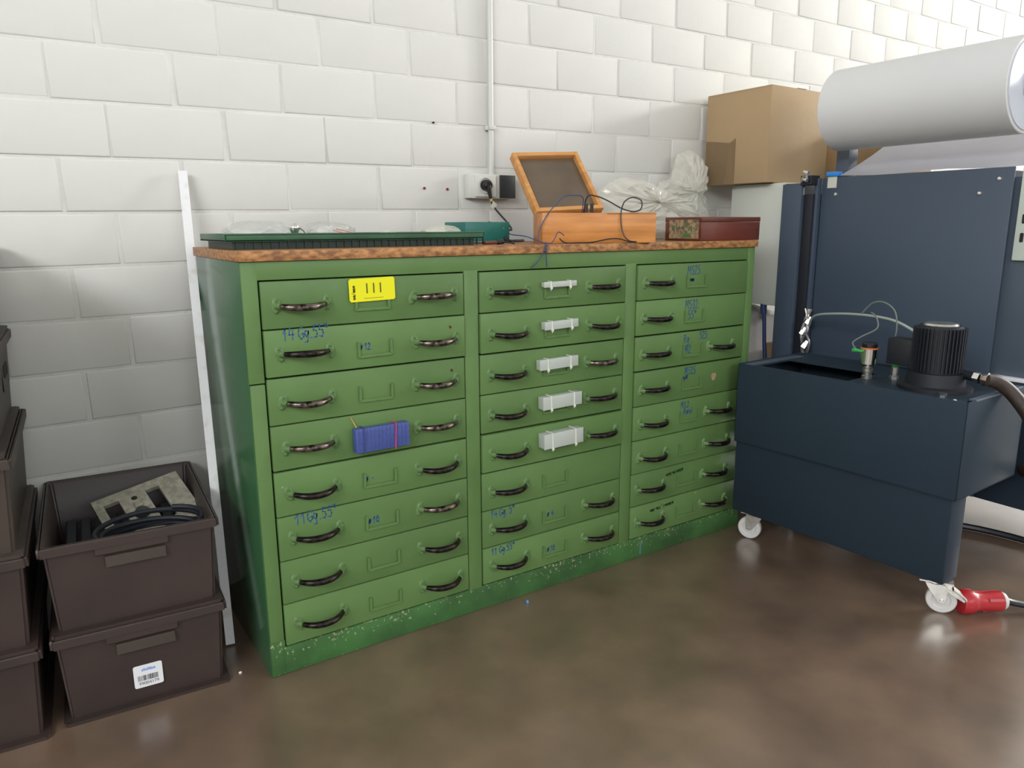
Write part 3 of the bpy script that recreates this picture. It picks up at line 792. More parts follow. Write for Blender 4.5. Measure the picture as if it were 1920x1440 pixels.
t = thing('cable_conduit', 'thin grey plastic conduit running up the white wall', 'conduit', (0, 0, 0))
bm = bmesh.new(); tube(bm, [(1.078, WY-.014, 1.365), (1.079, WY-.014, 2.2), (1.079, WY-.014, H-.01)], .0105, 12); obj('pipe', bm, m_pvc, t, smooth=True)
for z in (1.534, 2.3, 3.2):
    bm = bmesh.new(); box(bm, 1.058, 1.096, WY-.014, WY, z-.008, z+.008, .002); box(bm, 1.066, 1.092, WY-.028, WY-.012, z-.008, z+.008, .003)
    obj('clip', bm, m_pvc, t, smooth=True)

# ------------------------------------------------------------------ crates
def crate_body(wd, dp, h, open_top=True, holes=True):
    """stacking crate, tapered walls with thickness, rim, base lip and pressed grips; front face at y=0, x from 0 to wd"""
    bm = bmesh.new(); tp = .013; th = .004
    def ring(x0, x1, y0, y1, z): return [bm.verts.new(p) for p in ((x0, y0, z), (x1, y0, z), (x1, y1, z), (x0, y1, z))]
    def join(a, b):
        for i in range(4): bm.faces.new((a[i], a[(i+1) % 4], b[(i+1) % 4], b[i]))
    i0 = .016
    prof = [(i0-.010, .0), (i0-.010, .009), (i0+.006, .012), (i0-.004, h-.024), (0, h-.022), (0, h-.002), (.002, h), (i0-.004, h), (i0+.002, h-.008), (i0+.011, .016)]
    rs = [ring(q, wd-q, q, dp-q, z) for q, z in prof]
    for a, b in zip(rs, rs[1:]): join(a, b)
    bm.faces.new(rs[0][::-1]); bm.faces.new(rs[-1])
    bmesh.ops.bevel(bm, geom=[e for e in bm.edges if abs(e.verts[0].co.z-e.verts[1].co.z) > .001], offset=.006, segments=3, affect='EDGES')
    return bm
def grip_bm(w2):
    bm = bmesh.new()
    # upper hooded grip + lower sloping ledge
    poly_prism(bm, [(-.002, -.004), (-.002, -.030), (.014, -.036), (.016, -.004)], -w2, w2, axis='x')
    poly_prism(bm, [(.010, -.060), (-.001, -.066), (.000, -.046), (.014, -.040)], -w2+.012, w2-.006, axis='x')
    bmesh.ops.bevel(bm, geom=bm.edges[:], offset=.0012, segments=1, affect='EDGES')
    return bm
def ledge_bm(w2):
    bm = bmesh.new(); poly_prism(bm, [(.0135, -.076), (.0015, -.074), (.0035, -.048), (.0135, -.046)], -w2+.010, w2-.002, axis='x')
    bmesh.ops.bevel(bm, geom=bm.edges[:], offset=.001, segments=1, affect='EDGES'); return bm
def crate(label, loc, rotz, h, m, group, hole_side=False):
    t = thing('storage_crate', label, 'crate', loc, (0, 0, rotz), group)
    obj('crate_body', crate_body(.392, .545, h), m, t, smooth=True)
    bm = bmesh.new()
    poly_prism(bm, [(.001, -.018), (.0015, -.040), (.0135, -.044), (.0135, -.018)], -.082, .078, axis='x')
    bmesh.ops.bevel(bm, geom=bm.edges[:], offset=.0015, segments=1, affect='EDGES')
    obj('grip_hood', bm, m, t, loc=(.196, 0, h))
    obj('grip_ledge', ledge_bm(.072), m_crate2, t, loc=(.196, 0, h))
    bm = bmesh.new()
    poly_prism(bm, [(-.004, -.020), (-.0055, -.045), (-.018, -.050), (-.018, -.020)], -.07, .07, axis='x')
    obj('grip_hood', bm, m, t, loc=(.196, .545+.0195-.018+.014, h))
    if hole_side:
        bm = bmesh.new(); poly_prism(bm, round_rect(-.055, .055, -.016, .016, .014), -.0014, 0, axis='x')
        q = obj('hand_hole', bm, m_hole, t, loc=(.392-.0125, .40, h-.090))
        bm = bmesh.new(); poly_prism(bm, round_rect(-.085, .085, -.045, .045, .010), -.0012, 0, axis='x')
        obj('side_recess', bm, m_crate2, t, loc=(.392-.0138, .40, h-.090))
    return t
RZ = radians(-3.4)
gA = 'crates in the stack next to the cabinet'; gB = 'crates in the tall stack at the left edge'
c1 = crate('brown crate with white barcode label, standing on the floor', (-.482, .068, 0.0003), RZ, .232, m_crate, gA)
c2 = crate('open brown crate filled with parts, on top of the labelled crate', (-.482, .068, .2325), RZ, .231, m_crate, gA)
cz = [0.0003, .2305, .4610, .6910, .9160]
labs = ['bottom brown crate of the tall left stack, standing on the floor', 'second brown crate from the floor in the tall left stack',
        'third brown crate from the floor in the tall left stack', 'fourth brown crate from the floor, with an oval hand hole in its side',
        'topmost brown crate of the tall left stack']
for i in range(5):
    crate(labs[i], (-.890+(-.008 if i > 2 else 0), .070, cz[i]), RZ, (.2300, .2300, .2295, .2245, .224)[i], m_crate2 if i > 1 else m_crate, gB, hole_side=(i >= 3))

# barcode label on the lower crate
bm = bmesh.new()
poly_prism(bm, round_rect(-.033, .033, -.0295, .0295, .005), -.0008, 0)
for f in bm.faces: f.material_index = 0
x = -.024
rr_ = random.Random(5)
while x < .022:
    w_ = rr_.choice([.0006, .0009, .0014, .0022]); box(bm, x, x+w_, -.0011, -.0008, -.012, .002, mi=2); x += w_+rr_.choice([.0007, .0010, .0016])
merge(bm, text_bm('99004179', .0115, 2), Matrix.Translation((0, -.0011, -.0195)) @ UPR)
for k in range(8): box(bm, -.014+k*.0040, -.0108+k*.0040, -.0011, -.0008, .0135+R.uniform(-.0005, .0005), .0195+R.uniform(-.001, .0015), mi=1)
q = obj('barcode_label', bm, None, c1, mats=[m_labelwhite, m_labelblue, m_labelblack], loc=(.196, .0150, .078), rot=(radians(-3), 0, 0))
q['label'] = 'white barcode label with blue print'

# contents of the open crate
fl = .232+.018
t = thing('slotted_steel_plate', 'pale speckled steel plate with two long slots in the open crate', 'steel plate', (-.215, .375, .405), (radians(24), radians(-10), radians(8)))
def slotted():
    bm = bmesh.new()
    xs = [-.115, -.092, -.052, -.008, .020, .058, .120]; y0, y1, ya, yb = -.10, .10, -.065, .068
    def pr(a, b, c, d): box(bm, a, b, c, d, -.006, .006)
    pr(xs[0], xs[1], y0, y1); pr(xs[1], xs[2], y0, ya); pr(xs[1], xs[2], yb, y1); pr(xs[2], xs[4], y0, y1)
    pr(xs[4], xs[5], y0, ya); pr(xs[4], xs[5], yb, y1); pr(xs[5], xs[6], y0, y1)
    return bm
obj('plate', slotted(), m_metalplate, t)
bm = lathe(bmesh.new(), [(0, .0006), (.008, .0006), (.008, 0)], 16); obj('bolt_hole', bm, m_hole, t, loc=(-.014, .055, .006))
bm = bmesh.new(); box(bm, -.010, .010, -.012, .012, 0, .006, .001); obj('key_block', bm, m_metalplate, t, loc=(-.014, .025, .006))
bm = lathe(bmesh.new(), [(0, .012), (.017, .011), (.020, .006), (.020, 0)], 20); obj('rubber_pad', bm, m_grey_pl, t, smooth=True, loc=(-.016, -.012, .006))
t = thing('coiled_hose', 'black coiled rubber hose lying in the open crate', 'hose', (-.225, .215, .400), (radians(8), 0, 0))
bm = bmesh.new()
pts = []
for i in range(120):
    a = i/120*2*pi*4.2; rr = .105+.008*sin(a*.37); pts.append((rr*1.18*cos(a), rr*.74*sin(a), -.030+i*.00045+.004*sin(a*1.3)))
tube(bm, pts, .0072, 8); obj('hose_coil', bm, m_dark, t, smooth=True)
bm = bmesh.new(); box(bm, -.050, .050, -.012, .012, 0, .165, .0015)
tag(obj('wooden_offcut', bm, m_carton, loc=(-.385, .165, .252), rot=(radians(-6), 0, 0)), 'small brown wooden offcut standing inside the open crate', 'wood offcut')
bm = bmesh.new(); box(bm, -.15, .15, -.15, .20, 0, .100, .006)  # filler added to blacken the crate's shaded interior
for k in range(9):
    box(bm, -.15+k*.034, -.125+k*.034, -.12+R.uniform(0, .1), .17, .09, .112+R.uniform(0, .025), .004)
tag(obj('dark_crate_fill', bm, m_dark, loc=(-.270, .30, .252), rot=(0, 0, RZ)), 'black filler added to darken the inside of the open crate', 'scrap', kind='stuff')
bm = bmesh.new(); tube(bm, smooth_path([(0, 0, 0), (.002, .003, .06), (.001, .006, .115)], 4), .003, 8)
tag(obj('copper_rod', bm, m_copper, loc=(-.135, .50, .330), smooth=True), 'thin copper coloured rod standing at the back of the open crate', 'rod')

# leaning slat
a_, b_ = Vector((-.055, .232, 0.004)), Vector((.001, .592, 1.343)); dd = b_-a_; L = dd.length
bm = bmesh.new(); box(bm, -.0125, .0125, -.0055, .0055, 0, L, .001)
o = obj('white_batten', bm, m_strip, loc=a_)
q_ = Matrix((Vector((1, -.20, 0)).normalized()-dd.normalized()*Vector((1, -.20, 0)).normalized().dot(dd.normalized()), (0, 0, 0), dd.normalized()))
xa_ = q_[0].normalized(); za_ = dd.normalized(); ya_ = za_.cross(xa_)
o.rotation_euler = Matrix((xa_, ya_, za_)).transposed().to_euler()
tag(o, 'long thin white batten leaning against the wall between crates and cabinet', 'batten')

# crumbs
bm = crumpled(.010, .010, .012, 2, .5, 2); tag(obj('blue_crumb', bm, m_crumb_b, loc=(.794, -.048, 0)), 'tiny blue plastic scrap on the floor in front of the cabinet', 'scrap')
bm = crumpled(.010, .008, .005, 4, .5, 2); tag(obj('white_crumb', bm, m_crumb_w, loc=(-.066, .075, 0)), 'tiny white crumb on the floor beside the labelled crate', 'scrap')

# ------------------------------------------------------------------ machine
TX, TY0, TY1 = 1.768, -.842, -.052
t = thing('hydraulic_tank_trolley', 'dark anthracite tank trolley on white castors in front of the machine', 'trolley', ((TX), TY0, 0), (0, 0, radians(2.2)))
LN = TY1-TY0; TW = .40
ztop, zse, zbo = .682, .385, .112
bm = bmesh.new()
# upper tank walls (x 0..TW, y 0..LN)
box(bm, 0, .004, 0, LN, zse, ztop, .0012); box(bm, TW-.004, TW, 0, LN, zse, ztop)
box(bm, 0, TW, 0, .004, zse, ztop, .0012); box(bm, 0, TW, LN-.004, LN, zse, ztop, .0012)
box(bm, 0, TW, 0, LN, zse, zse+.004)
# top deck with opening at the far end
oy0, oy1, ox0, ox1 = LN-.40, LN-.055, .045, .235
zt_ = ztop-.006
box(bm, .004, TW-.004, .02, oy0, zt_-.004, zt_); box(bm, .004, ox0, oy0, oy1, zt_-.004, zt_)
box(bm, ox1, TW-.004, oy0, oy1, zt_-.004, zt_); box(bm, .004, TW-.004, oy1, LN-.004, zt_-.004, zt_)
obj('tank', bm, m_anth, t, smooth=True)
obj('tank_inner', B(ox0-.01, ox1+.01, oy0-.01, oy1+.01, zse+.006, zt_-.06), m_tank_in, t)
bm = bmesh.new(); box(bm, .008, .10, .012, LN-.004, zbo, zse, .004, seg=3)
obj('skirt', bm, m_anth_lo, t, smooth=True)
bm = bmesh.new(); box(bm, .05, TW-.03, -.001, .020, ztop-.004, ztop+.0015, .0008); q = obj('end_lip', bm, m_machine_lt, t)  # lighter tone on the lip is its painted highlight
bm = bmesh.new(); box(bm, .03, TW-.06, LN-.045, LN-.006, ztop-.008, ztop-.0045); q = obj('far_lip', bm, m_machine_lt, t)
# castors
def castor(x, y, ang, brake):
    c = thing('tmp', '', '') if False else None
    zt = zbo
    R_ = Matrix.Translation((x, y, 0)) @ Matrix.Rotation(ang, 4, 'Z')
    rw = .043
    bm = bmesh.new()
    lathe(bm, [(0, .0125), (.010, .0125), (.011, .009), (.024, .008), (.027, .011), (rw-.003, .0115), (rw, .008), (rw, -.008), (rw-.003, -.0115), (.027, -.011), (.024, -.008), (.011, -.009), (.010, -.0125), (0, -.0125)], 32,
          M4=R_ @ Matrix.Translation((0, -.020, rw+.0004)) @ Matrix.Rotation(pi/2, 4, 'Y'))
    wv = obj('castor_wheel', bm, m_wheel, t, smooth=True); wv['label'] = 'white nylon wheel'
    bm = bmesh.new()
    for s in (-1, 1):
        pr = [(-.030, .100), (.030, .100), (.022, .084), (-.012, rw-.006), (-.028, rw-.006), (-.032, rw+.008), (-.034, .080)]
        a = [R_ @ Vector((s*.0165, p[0], p[1])) for p in pr]; b = [R_ @ Vector((s*.0145, p[0], p[1])) for p in pr]
        va = [bm.verts.new(p) for p in a]; vb = [bm.verts.new(p) for p in b]
        bm.faces.new(va); bm.faces.new(vb[::-1])
        for i in range(len(va)): bm.faces.new((va[i], vb[i], vb[(i+1) % len(va)], va[(i+1) % len(va)]))
    n0 = len(bm.verts); box(bm, -.0165, .0165, -.026, .028, .096, .100)
    bm.verts.ensure_lookup_table(); bmesh.ops.transform(bm, matrix=R_, verts=bm.verts[n0:])
    lathe(bm, [(0, .0), (.026, 0), (.028, .004), (.026, .009), (0, .009)], 20, M4=R_ @ Matrix.Translation((0, .0, .098)))
    n0 = len(bm.verts); box(bm, -.036, .036, -.046, .046, .107, .1115); bm.verts.ensure_lookup_table(); bmesh.ops.transform(bm, matrix=R_, verts=bm.verts[n0:])
    obj('castor_fork', bm, m_steel, t)
    bm = bmesh.new(); tube(bm, [R_ @ Vector((-.021, -.020, rw)), R_ @ Vector((.021, -.020, rw))], .0055, 6); obj('castor_axle', bm, m_steel, t)
    if brake:
        bm = bmesh.new(); n0 = 0
        poly_prism(bm, [(-.020, .097), (-.062, .074), (-.082, .058), (-.080, .052), (-.056, .064), (-.020, .086)], -.020, .020, axis='x')
        poly_prism(bm, [(-.050, .086), (-.086, .062), (-.088, .056), (-.082, .060), (-.048, .080)], -.014, .014, axis='x')
        bmesh.ops.transform(bm, matrix=R_, verts=bm.verts); q = obj('brake_lever', bm, m_steel, t)
castor(.060, LN-.075, radians(200), False)
castor(.052, .050, radians(28), True)
castor(.28, LN-.075, radians(160), False)
# sensor head, green connectors, motor on the deck
def sp_part(name, prof, x, y, z, m, n=24, label=None):
    q = obj(name, lathe(bmesh.new(), prof, n), m, t, smooth=True, loc=(x, y, z))
    if label: q['label'] = label
    return q
sx, sy = .135, LN-.415
sp_part('sensor_stem', [(0, 0), (.017, 0), (.017, .010), (.014, .012), (.014, .022), (.017, .024), (.017, .034), (.013, .036), (.013, .046), (0, .046)], sx, sy, zt_, m_steel)
sp_part('sensor_head', [(0, 0), (.020, 0), (.026, .006), (.026, .056), (0, .056)], sx, sy, zt_+.044, m_chrome, label='round steel sensor head')
sp_part('sensor_ring', [(0, 0), (.0275, 0), (.0275, .005), (0, .005)], sx, sy, zt_+.100, m_orangering)
sp_part('sensor_cap', [(0, 0), (.0245, 0), (.0245, .012), (.020, .016), (0, .016)], sx, sy, zt_+.105, m_blackplastic)
bm = bmesh.new(); tube(bm, [(sx-.022, sy+.014, zt_+.092), (sx-.048, sy+.030, zt_+.098)], [.005, .007], 10); q = obj('connector', bm, m_greenplug, t, smooth=True); q['label'] = 'green angled connector'
bm = bmesh.new(); tube(bm, [(sx+.060, sy-.060, zt_+.038), (sx+.060, sy-.060, zt_+.092)], [.010, .008], 10); q = obj('connector', bm, m_greenplug, t, smooth=True); q['label'] = 'green upright connector'
sp_part('fitting', [(0, 0), (.015, 0), (.015, .010), (.011, .012), (.011, .040), (0, .040)], sx+.060, sy-.060, zt_, m_steel, 6)
# motor
mx, my = .150, .165
sp_part('motor_flange', [(0, 0), (.105, 0), (.105, .012), (.085, .016), (.080, .055), (0, .055)], mx, my, zt_, m_dark, 32)
bm = bmesh.new(); n = 40
ra, rb = .0745, .066
lathe(bm, [(0, 0), (rb, 0), (rb, .135), (rb-.008, .145), (0, .145)], 40)
for k in range(n):
    a = 2*pi*k/n; n0 = len(bm.verts); box(bm, rb-.002, ra, -.0018, .0018, .004, .138)
    bm.verts.ensure_lookup_table(); bmesh.ops.rotate(bm, cent=(0, 0, 0), matrix=Matrix.Rotation(a, 3, 'Z'), verts=bm.verts[n0:])
obj('motor', bm, m_dark, t, loc=(mx, my, zt_+.055))['label'] = 'finned black electric motor'
sp_part('motor_cap', [(0, 0), (.050, 0), (.046, .006), (0, .007)], mx, my, zt_+.200, m_steel)
bm = bmesh.new(); box(bm, -.030, .030, -.040, .040, 0, .085, .004); obj('terminal_box', bm, m_dark, t, smooth=True, loc=(mx+.01, my+.110, zt_+.060))
bm = bmesh.new(); lathe(bm, [(0, 0), (.013, 0), (.013, .012), (0, .012)], 6); obj('hex_plug', bm, m_chrome, t, loc=(.050, .095, zt_))
bm = bmesh.new(); box(bm, -.012, .012, -.004, .004, 0, .003); obj('rating_tag', bm, m_paper, t, loc=(.022, .045, zt_), rot=(0, 0, .5))
bm = bmesh.new(); tube(bm, [(mx+.02, my-.075, zt_+.055), (mx+.01, my-.118, zt_+.052)], .015, 12); obj('valve_body', bm, m_dark, t, smooth=True)
bm = bmesh.new(); tube(bm, [(mx+.01, my-.108, zt_+.052), (mx+.008, my-.125, zt_+.051)], [.018, .018], 6); tube(bm, [(mx+.008, my-.127, zt_+.051), (mx+.010, my-.145, zt_+.050)], [.014, .022], 8); obj('hose_fitting', bm, m_chrome, t)

# hose from trolley to machine
P0 = Vector((1.935, -.805, .724))
bm = bmesh.new(); tube(bm, smooth_path([P0, (1.965, -.822, .717), (1.99, -.850, .692), (2.005, -.888, .645), (2.01, -.925, .590), (2.03, -.955, .50), (2.08, -.965, .42), (2.18, -.915, .38), (2.303, -.80, .37)], 8), .0205, 14)
tag(obj('hydraulic_hose', bm, m_hose, smooth=True), 'thick brown-black hose bending off the tank trolley to the right', 'hose')
# corrugated light tube arching behind the sensor
cable('pale_tube', 'pale thin plastic tube arching from machine cables to the motor', [(2.235, .010, .775), (2.18, -.05, .825), (2.12, -.18, .850), (2.07, -.33, .862), (2.02, -.46, .860), (1.98, -.56, .835), (1.965, -.60, .815)], .0048, mat('pale_tube_plastic', (.42, .47, .43), .4), cat='tube')
zt0 = zt_
cable('sensor_cable', 'thin grey cable rising from the round sensor head in an arc', [(1.853, -.435, zt0+.100), (1.858, -.420, zt0+.118), (1.895, -.425, zt0+.135), (1.925, -.46, zt0+.165), (1.94, -.445, zt0+.200), (1.95, -.42, zt0+.212)], .0026, m_cable_grey)
cable('sensor_cable', 'thin grey cable rising from the upright green connector and bending left', [(1.950, -.507, zt0+.090), (1.950, -.508, zt0+.120), (1.951, -.512, zt0+.170), (1.95, -.50, zt0+.225), (1.95, -.46, zt0+.250), (1.95, -.42, zt0+.243), (1.95, -.385, zt0+.205)], .0026, m_cable_grey)

# red power connector on the floor
t = thing('red_power_connector', 'red industrial power connector lying on the floor behind the castor', 'power connector', (1.925, -.880, .0385), (0, pi/2, radians(-32)))
bm = bmesh.new()
lathe(bm, [(0, -.070), (.034, -.070), (.0378, -.065), (.0378, -.034), (.034, -.029), (.0315, -.018), (.0295, .0), (.031, .022), (.0325, .045), (.0325, .056), (0, .058)], 28)
obj('connector_body', bm, m_red, t, smooth=True)
for k in range(3):
    a = 2*pi*k/3; bm = bmesh.new(); box(bm, .028, .035, -.005, .005, .006, .050, .001); q = obj('rib', bm, m_red, t, rot=(0, 0, a))
obj('cable_gland', lathe(bmesh.new(), [(0, .056), (.027, .056), (.028, .062), (.025, .071), (.016, .078), (0, .078)], 24), m_pvc, t, smooth=True)
gx = Vector((1.925, -.880, .0385))+Matrix.Rotation(radians(-32), 3, 'Z') @ Vector((.076, 0, 0))
cable('power_cable', 'thick black cable running from the red connector along the floor', [gx, gx+Vector((.03, -.02, -.010)), gx+Vector((.10, -.07, -.022)), gx+Vector((.25, -.15, -.0225)), gx+Vector((.5, -.25, -.0225))], .0105, m_cable)
cable('floor_cable', 'black cable curving over the floor beneath the machine', [(2.30, -.10, .013), (2.45, -.33, .0135), (2.54, -.50, .0135), (2.585, -.62, .0135), (2.60, -.76, .0135), (2.57, -.95, .0135), (2.50, -1.25, .0135)], .013, m_cable)

# machine itself
t = thing('coating_machine', 'large dark blue-grey roll machine filling the right side', 'machine', (0, 0, 0))
PXM = 2.30
bm = bmesh.new(); box(bm, PXM, PXM+.006, -.655, .045, .228, 1.362, .002); obj('side_plate', bm, m_anth_lit, t, smooth=True)
bm = bmesh.new(); box(bm, PXM+.02, 3.20, -.62, .04, .228, 1.354); obj('machine_body', bm, m_anth_lo, t)
bm = bmesh.new(); box(bm, PXM+.004, 3.30, -.85, -.62, .228, .660, .003); obj('lower_housing', bm, m_anth_lo, t)
bm = bmesh.new(); box(bm, PXM+.004, 3.30, -.85, -.655, .660, .672, .002); q = obj('ledge', bm, m_web, t); q['label'] = 'flat ledge, whitened to look lit'  # white stands in for window light on the housing's top
bm = bmesh.new(); box(bm, PXM+.03, PXM+.045, -.85, -.58, .672, 1.33, .002); obj('frame_plate', bm, m_machine_lt, t, smooth=True)
bm = bmesh.new(); box(bm, PXM+.012, PXM+.05, -.76, -.672, 1.06, 1.62, .004); obj('frame_upright', bm, m_palegreen, t, smooth=True)['label'] = 'pale green-white upright'
bm = bmesh.new()
for z in (1.12, 1.18, 1.30, 1.38): poly_prism(bm, round_rect(-.700, -.690, z, z+.030, .004), PXM+.009, PXM+.0118, axis='x')
obj('upright_slots', bm, m_hole, t)
for (y, z, r) in ((-.02, 1.297, .006), (-.555, 1.280, .006), (-.612, 1.325, .006)):
    q = obj('bolt', lathe(bmesh.new(), [(0, .006), (r, .005), (r+.002, 0)], 10, M4=Matrix.Rotation(-pi/2, 4, 'Y')), m_chrome, t, smooth=True, loc=(PXM, y, z))
for (y, z) in ((-.74, .975), (-.775, .905), (-.745, .86), (-.725, 1.02)):
    obj('bolt', lathe(bmesh.new(), [(0, .008), (.008, .007), (.009, 0)], 10, M4=Matrix.Rotation(-pi/2, 4, 'Y')), m_dark, t, smooth=True, loc=(PXM+.03, y, z))
obj('bolt', lathe(bmesh.new(), [(0, .022), (.009, .022), (.009, .008), (.017, .007), (.017, 0)], 6, M4=Matrix.Rotation(-pi/2, 4, 'Y')), m_chrome, t, loc=(PXM+.03, -.80, .78))
obj('bolt', lathe(bmesh.new(), [(0, .045), (.012, .045), (.012, .012), (.020, .010), (.020, 0)], 8, M4=Matrix.Rotation(-pi/2, 4, 'Y')), m_chrome, t, loc=(PXM+.03, -.735, 1.155))
# posts at the far end
bm = bmesh.new(); box(bm, 2.240, 2.262, .096, .186, 0, 1.342, .002); obj('post', bm, m_anth_lit, t, smooth=True)
bm = bmesh.new(); box(bm, 2.262, 2.33, .056, .118, 0, 1.30, .002); obj('post', bm, m_dark, t, smooth=True)
bm = bmesh.new(); box(bm, 2.275, 2.30, .046, .062, 0, 1.362, .002); obj('post', bm, m_anth_lit, t, smooth=True)
for fx, fy in ((2.75, -.05), (3.12, -.05), (3.12, -.84)):
    obj('foot', B(fx, fx+.07, fy, fy+.07, 0, .23, .002), m_dark, t)
bm = bmesh.new(); box(bm, 2.38, 2.44, -.01, .045, 1.29, 1.62, .002); obj('roll_post', bm, m_machine_lt, t, smooth=True)
bm = bmesh.new(); box(bm, 2.24, 2.44, -.745, -.715, 1.29, 1.66, .002) if False else box(bm, 2.36, 2.42, -.80, -.76, .67, 1.66, .002); obj('roll_post', bm, m_machine_lt, t, smooth=True)
# cable clutter between post and plate, seen as bright hoses
bm = bmesh.new()
for k in range(5):
    y = .028+.016*k*.5; z = .60
    tube(bm, smooth_path([(2.262, .035+R.uniform(-.02, .02), z), (2.25, .030+R.uniform(-.02, .02), .70), (2.252, .034+R.uniform(-.02, .02), .76), (2.262, .038+R.uniform(-.02, .02), .84)], 5), .0045, 8)
obj('hose_bundle', bm, m_steel, t, smooth=True)
for (y, z, s) in ((.030, .690, .022), (.045, .745, .018), (.022, .790, .020), (.042, .640, .020)):
    bm = bmesh.new(); lathe(bm, [(0, .02), (s*.5, .02), (s*.5, .008), (s*.75, .006), (s*.75, -.012), (0, -.012)], 6); obj('fitting', bm, m_chrome, t, loc=(2.245, y, z), rot=(.3, .5, 0))
# control box on the far side
bm = bmesh.new(); box(bm, 2.262, 2.60, .190, .470, .838, 1.352, .004); obj('control_box', bm, m_ivory, t, smooth=True)['label'] = 'light grey control box'
obj('bracket', B(2.262, 2.60, .118, .19, .84, 1.345), m_dark, t)
bm = bmesh.new(); tube(bm, smooth_path([(2.275, .270, .840), (2.275, .262, .78), (2.272, .245, .62), (2.270, .215, .48), (2.270, .16, .35), (2.27, .10, .30)], 6), .0085, 10)
tube(bm, [(2.275, .270, .842), (2.275, .268, .800)], .014, 10); obj('supply_cable', bm, m_cable_blue, t, smooth=True)
# latch hardware, tag, blue tab at the plate's upper corner
bm = bmesh.new(); tube(bm, [(2.235, .095, 1.350), (2.225, .070, 1.368)], [.008, .012], 10); tube(bm, [(2.225, .078, 1.385), (2.222, .055, 1.380)], .008, 10); tube(bm, [(2.225, .078, 1.358), (2.222, .060, 1.352)], .008, 10); obj('latch', bm, m_chrome, t, smooth=True)
bm = bmesh.new(); box(bm, 2.235, 2.29, .050, .100, 1.335, 1.372, .002); obj('latch_bracket', bm, m_dark, t)
bm = bmesh.new(); box(bm, PXM-.0025, PXM-.0008, -.020, .020, 1.322, 1.366); write(bm, '', 0, 0, .01); obj('paper_tag', bm, m_paper, t)
bm = bmesh.new(); box(bm, PXM-.012, PXM+.02, -.030, .024, 1.366, 1.384, .003); obj('blue_tab', bm, m_bluetab, t, smooth=True)
# web of white material running over the machine
bm = bmesh.new()
xs = [(2.301, 1.3645), (2.40, 1.405), (2.50, 1.452), (2.62, 1.512), (2.80, 1.56), (3.15, 1.59)]
rows = []
for x, z in xs:
    rows.append([bm.verts.new((x, -.03-(k/8)*.66, z+.004*sin(k*1.3+x*9))) for k in range(9)])
for a, b in zip(rows, rows[1:]):
    for k in range(8): bm.faces.new((a[k], a[k+1], b[k+1], b[k]))
bmesh.ops.solidify(bm, geom=bm.faces[:], thickness=.003)
tag(obj('white_web', bm, m_web, smooth=True), 'white web of material stretched over the machine below the roll', 'web')
# roll
t = thing('material_roll', 'large light grey roll of material mounted above the machine', 'material roll', (2.285, -.345, 1.609), (pi/2, 0, 0))
RR = .149; LR = .325
bm = bmesh.new()
prof = [(.052, LR), (RR-.002, LR), (RR, LR-.002), (RR, -LR+.002), (RR-.002, -LR), (.052, -LR)]
lathe(bm, prof, 72); obj('wound_material', bm, m_foil, t, smooth=True)
bm = bmesh.new(); lathe(bm, [(.040, LR+.012), (.052, LR+.012), (.052, -LR-.003), (.040, -LR-.003), (.040, LR+.012)], 40); obj('roll_core', bm, m_core, t, smooth=True)
bm = bmesh.new(); lathe(bm, [(0, .52), (.018, .52), (.018, -.335), (0, -.335)], 20); obj('shaft', bm, m_chrome, t, smooth=True)
bm = bmesh.new(); lathe(bm, [(.054, LR+.004), (RR*.93, LR+.004), (RR*.93, LR+.0005), (.054, LR+.0005)], 48); obj('end_disc', bm, m_core, t, smooth=True)

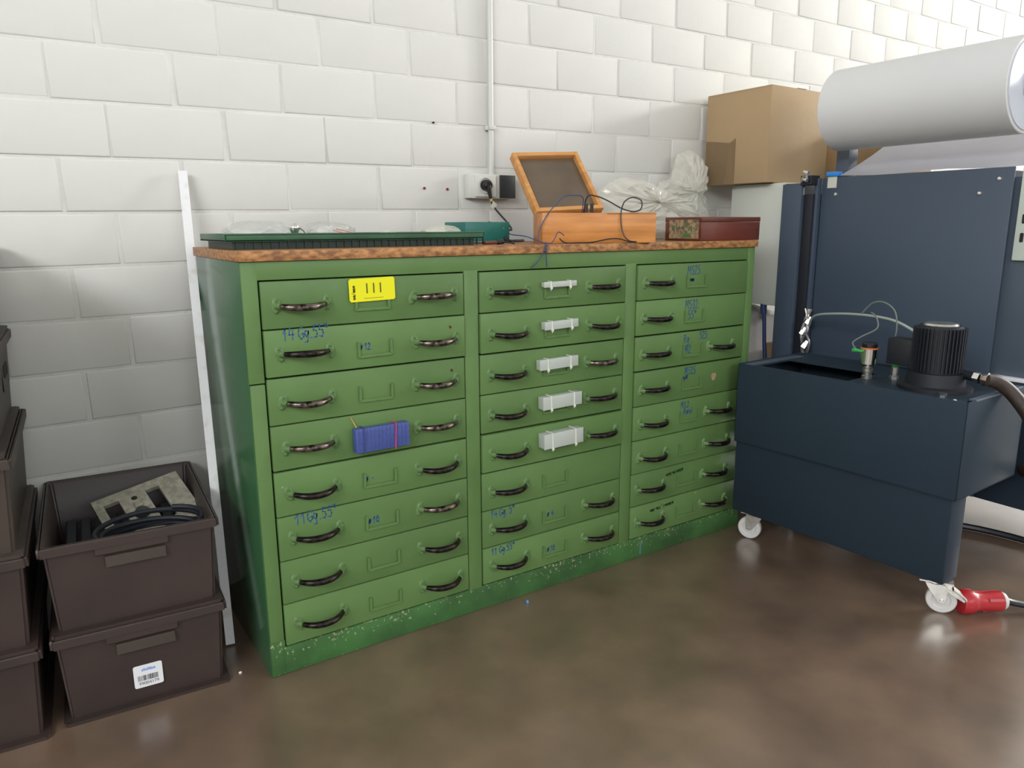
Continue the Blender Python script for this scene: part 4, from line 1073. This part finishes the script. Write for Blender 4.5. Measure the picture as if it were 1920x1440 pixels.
# cartons
def carton(label, loc, rz, w, d_, h, flap):
    t = thing('cardboard_carton', label, 'carton', loc, (0, 0, rz))
    bm = bmesh.new(); box(bm, 0, w, 0, d_, 0.0005, h, .003)
    for v in bm.verts:
        if v.co.z > h-.01: v.co.z += .006*sin(v.co.x*9)
    obj('carton_body', bm, m_carton, t, smooth=True)
    bm = bmesh.new(); box(bm, w/2-.03, w/2+.03, -.0006, d_, h, h+.0012); obj('packing_tape', bm, m_carton_tape, t)
    bm = bmesh.new()
    for x in (.0,): box(bm, -.0008, .0004, d_*.02, d_*.98, h*.985, h*.995)
    obj('fold_line', bm, m_carton, t)
    if flap:
        # loose side sheet with a bulging fold at its lower corner
        bm = bmesh.new()
        a = [(-.003, d_*.50, .0), (-.003, d_*.50, h*.50), (-.014, d_*.62, .0), (-.006, d_*.58, h*.45), (-.004, d_*.98, 0), (-.003, d_*.98, h*.5)]
        v = [bm.verts.new(p) for p in a]
        bm.faces.new((v[0], v[1], v[3], v[2])); bm.faces.new((v[2], v[3], v[5], v[4]))
        bmesh.ops.solidify(bm, geom=bm.faces[:], thickness=.002)
        obj('loose_flap', bm, m_carton, t)
    return t
carton('brown cardboard carton standing on the grey control box', (2.205, .244, 1.3535), 0, .40, .340, .385, True)
carton('brown cardboard carton behind the roll, mostly hidden by white web', (2.78, .060, 1.3555), 0, .36, .33, .26, False)

# things on the floor behind the cabinet, seen through the gap
def soft(name, label, cat, cx, cy, w_, d_, z0, h, m, seed):
    bm = bmesh.new(); r = random.Random(seed); bmesh.ops.create_cube(bm, size=1); bmesh.ops.subdivide_edges(bm, edges=bm.edges[:], cuts=5, use_grid_fill=True)
    for v in bm.verts:
        n = v.co.normalized(); v.co = v.co*.72+n*.28*.75
        s = 1+.05*sin(v.co.x*14+seed)+.05*sin(v.co.z*11+v.co.y*9)
        v.co = Vector((v.co.x*w_*1.1*s, v.co.y*d_*1.05*s, v.co.z*h*1.1))
    zm = min(v.co.z for v in bm.verts)
    for v in bm.verts: v.co.z -= zm
    return tag(obj(name, bm, m, smooth=True, loc=(cx, cy, z0)), label, cat)
carton3 = carton('small light brown carton on the floor beyond the green cabinet', (2.365, .135, 0.0), 0, .36, .185, .655, False)
soft('white_sack', 'grey-white sack standing on the floor beyond the cabinet', 'sack', 2.395, .465, .30, .20, 0, .655, m_greybag, 3)
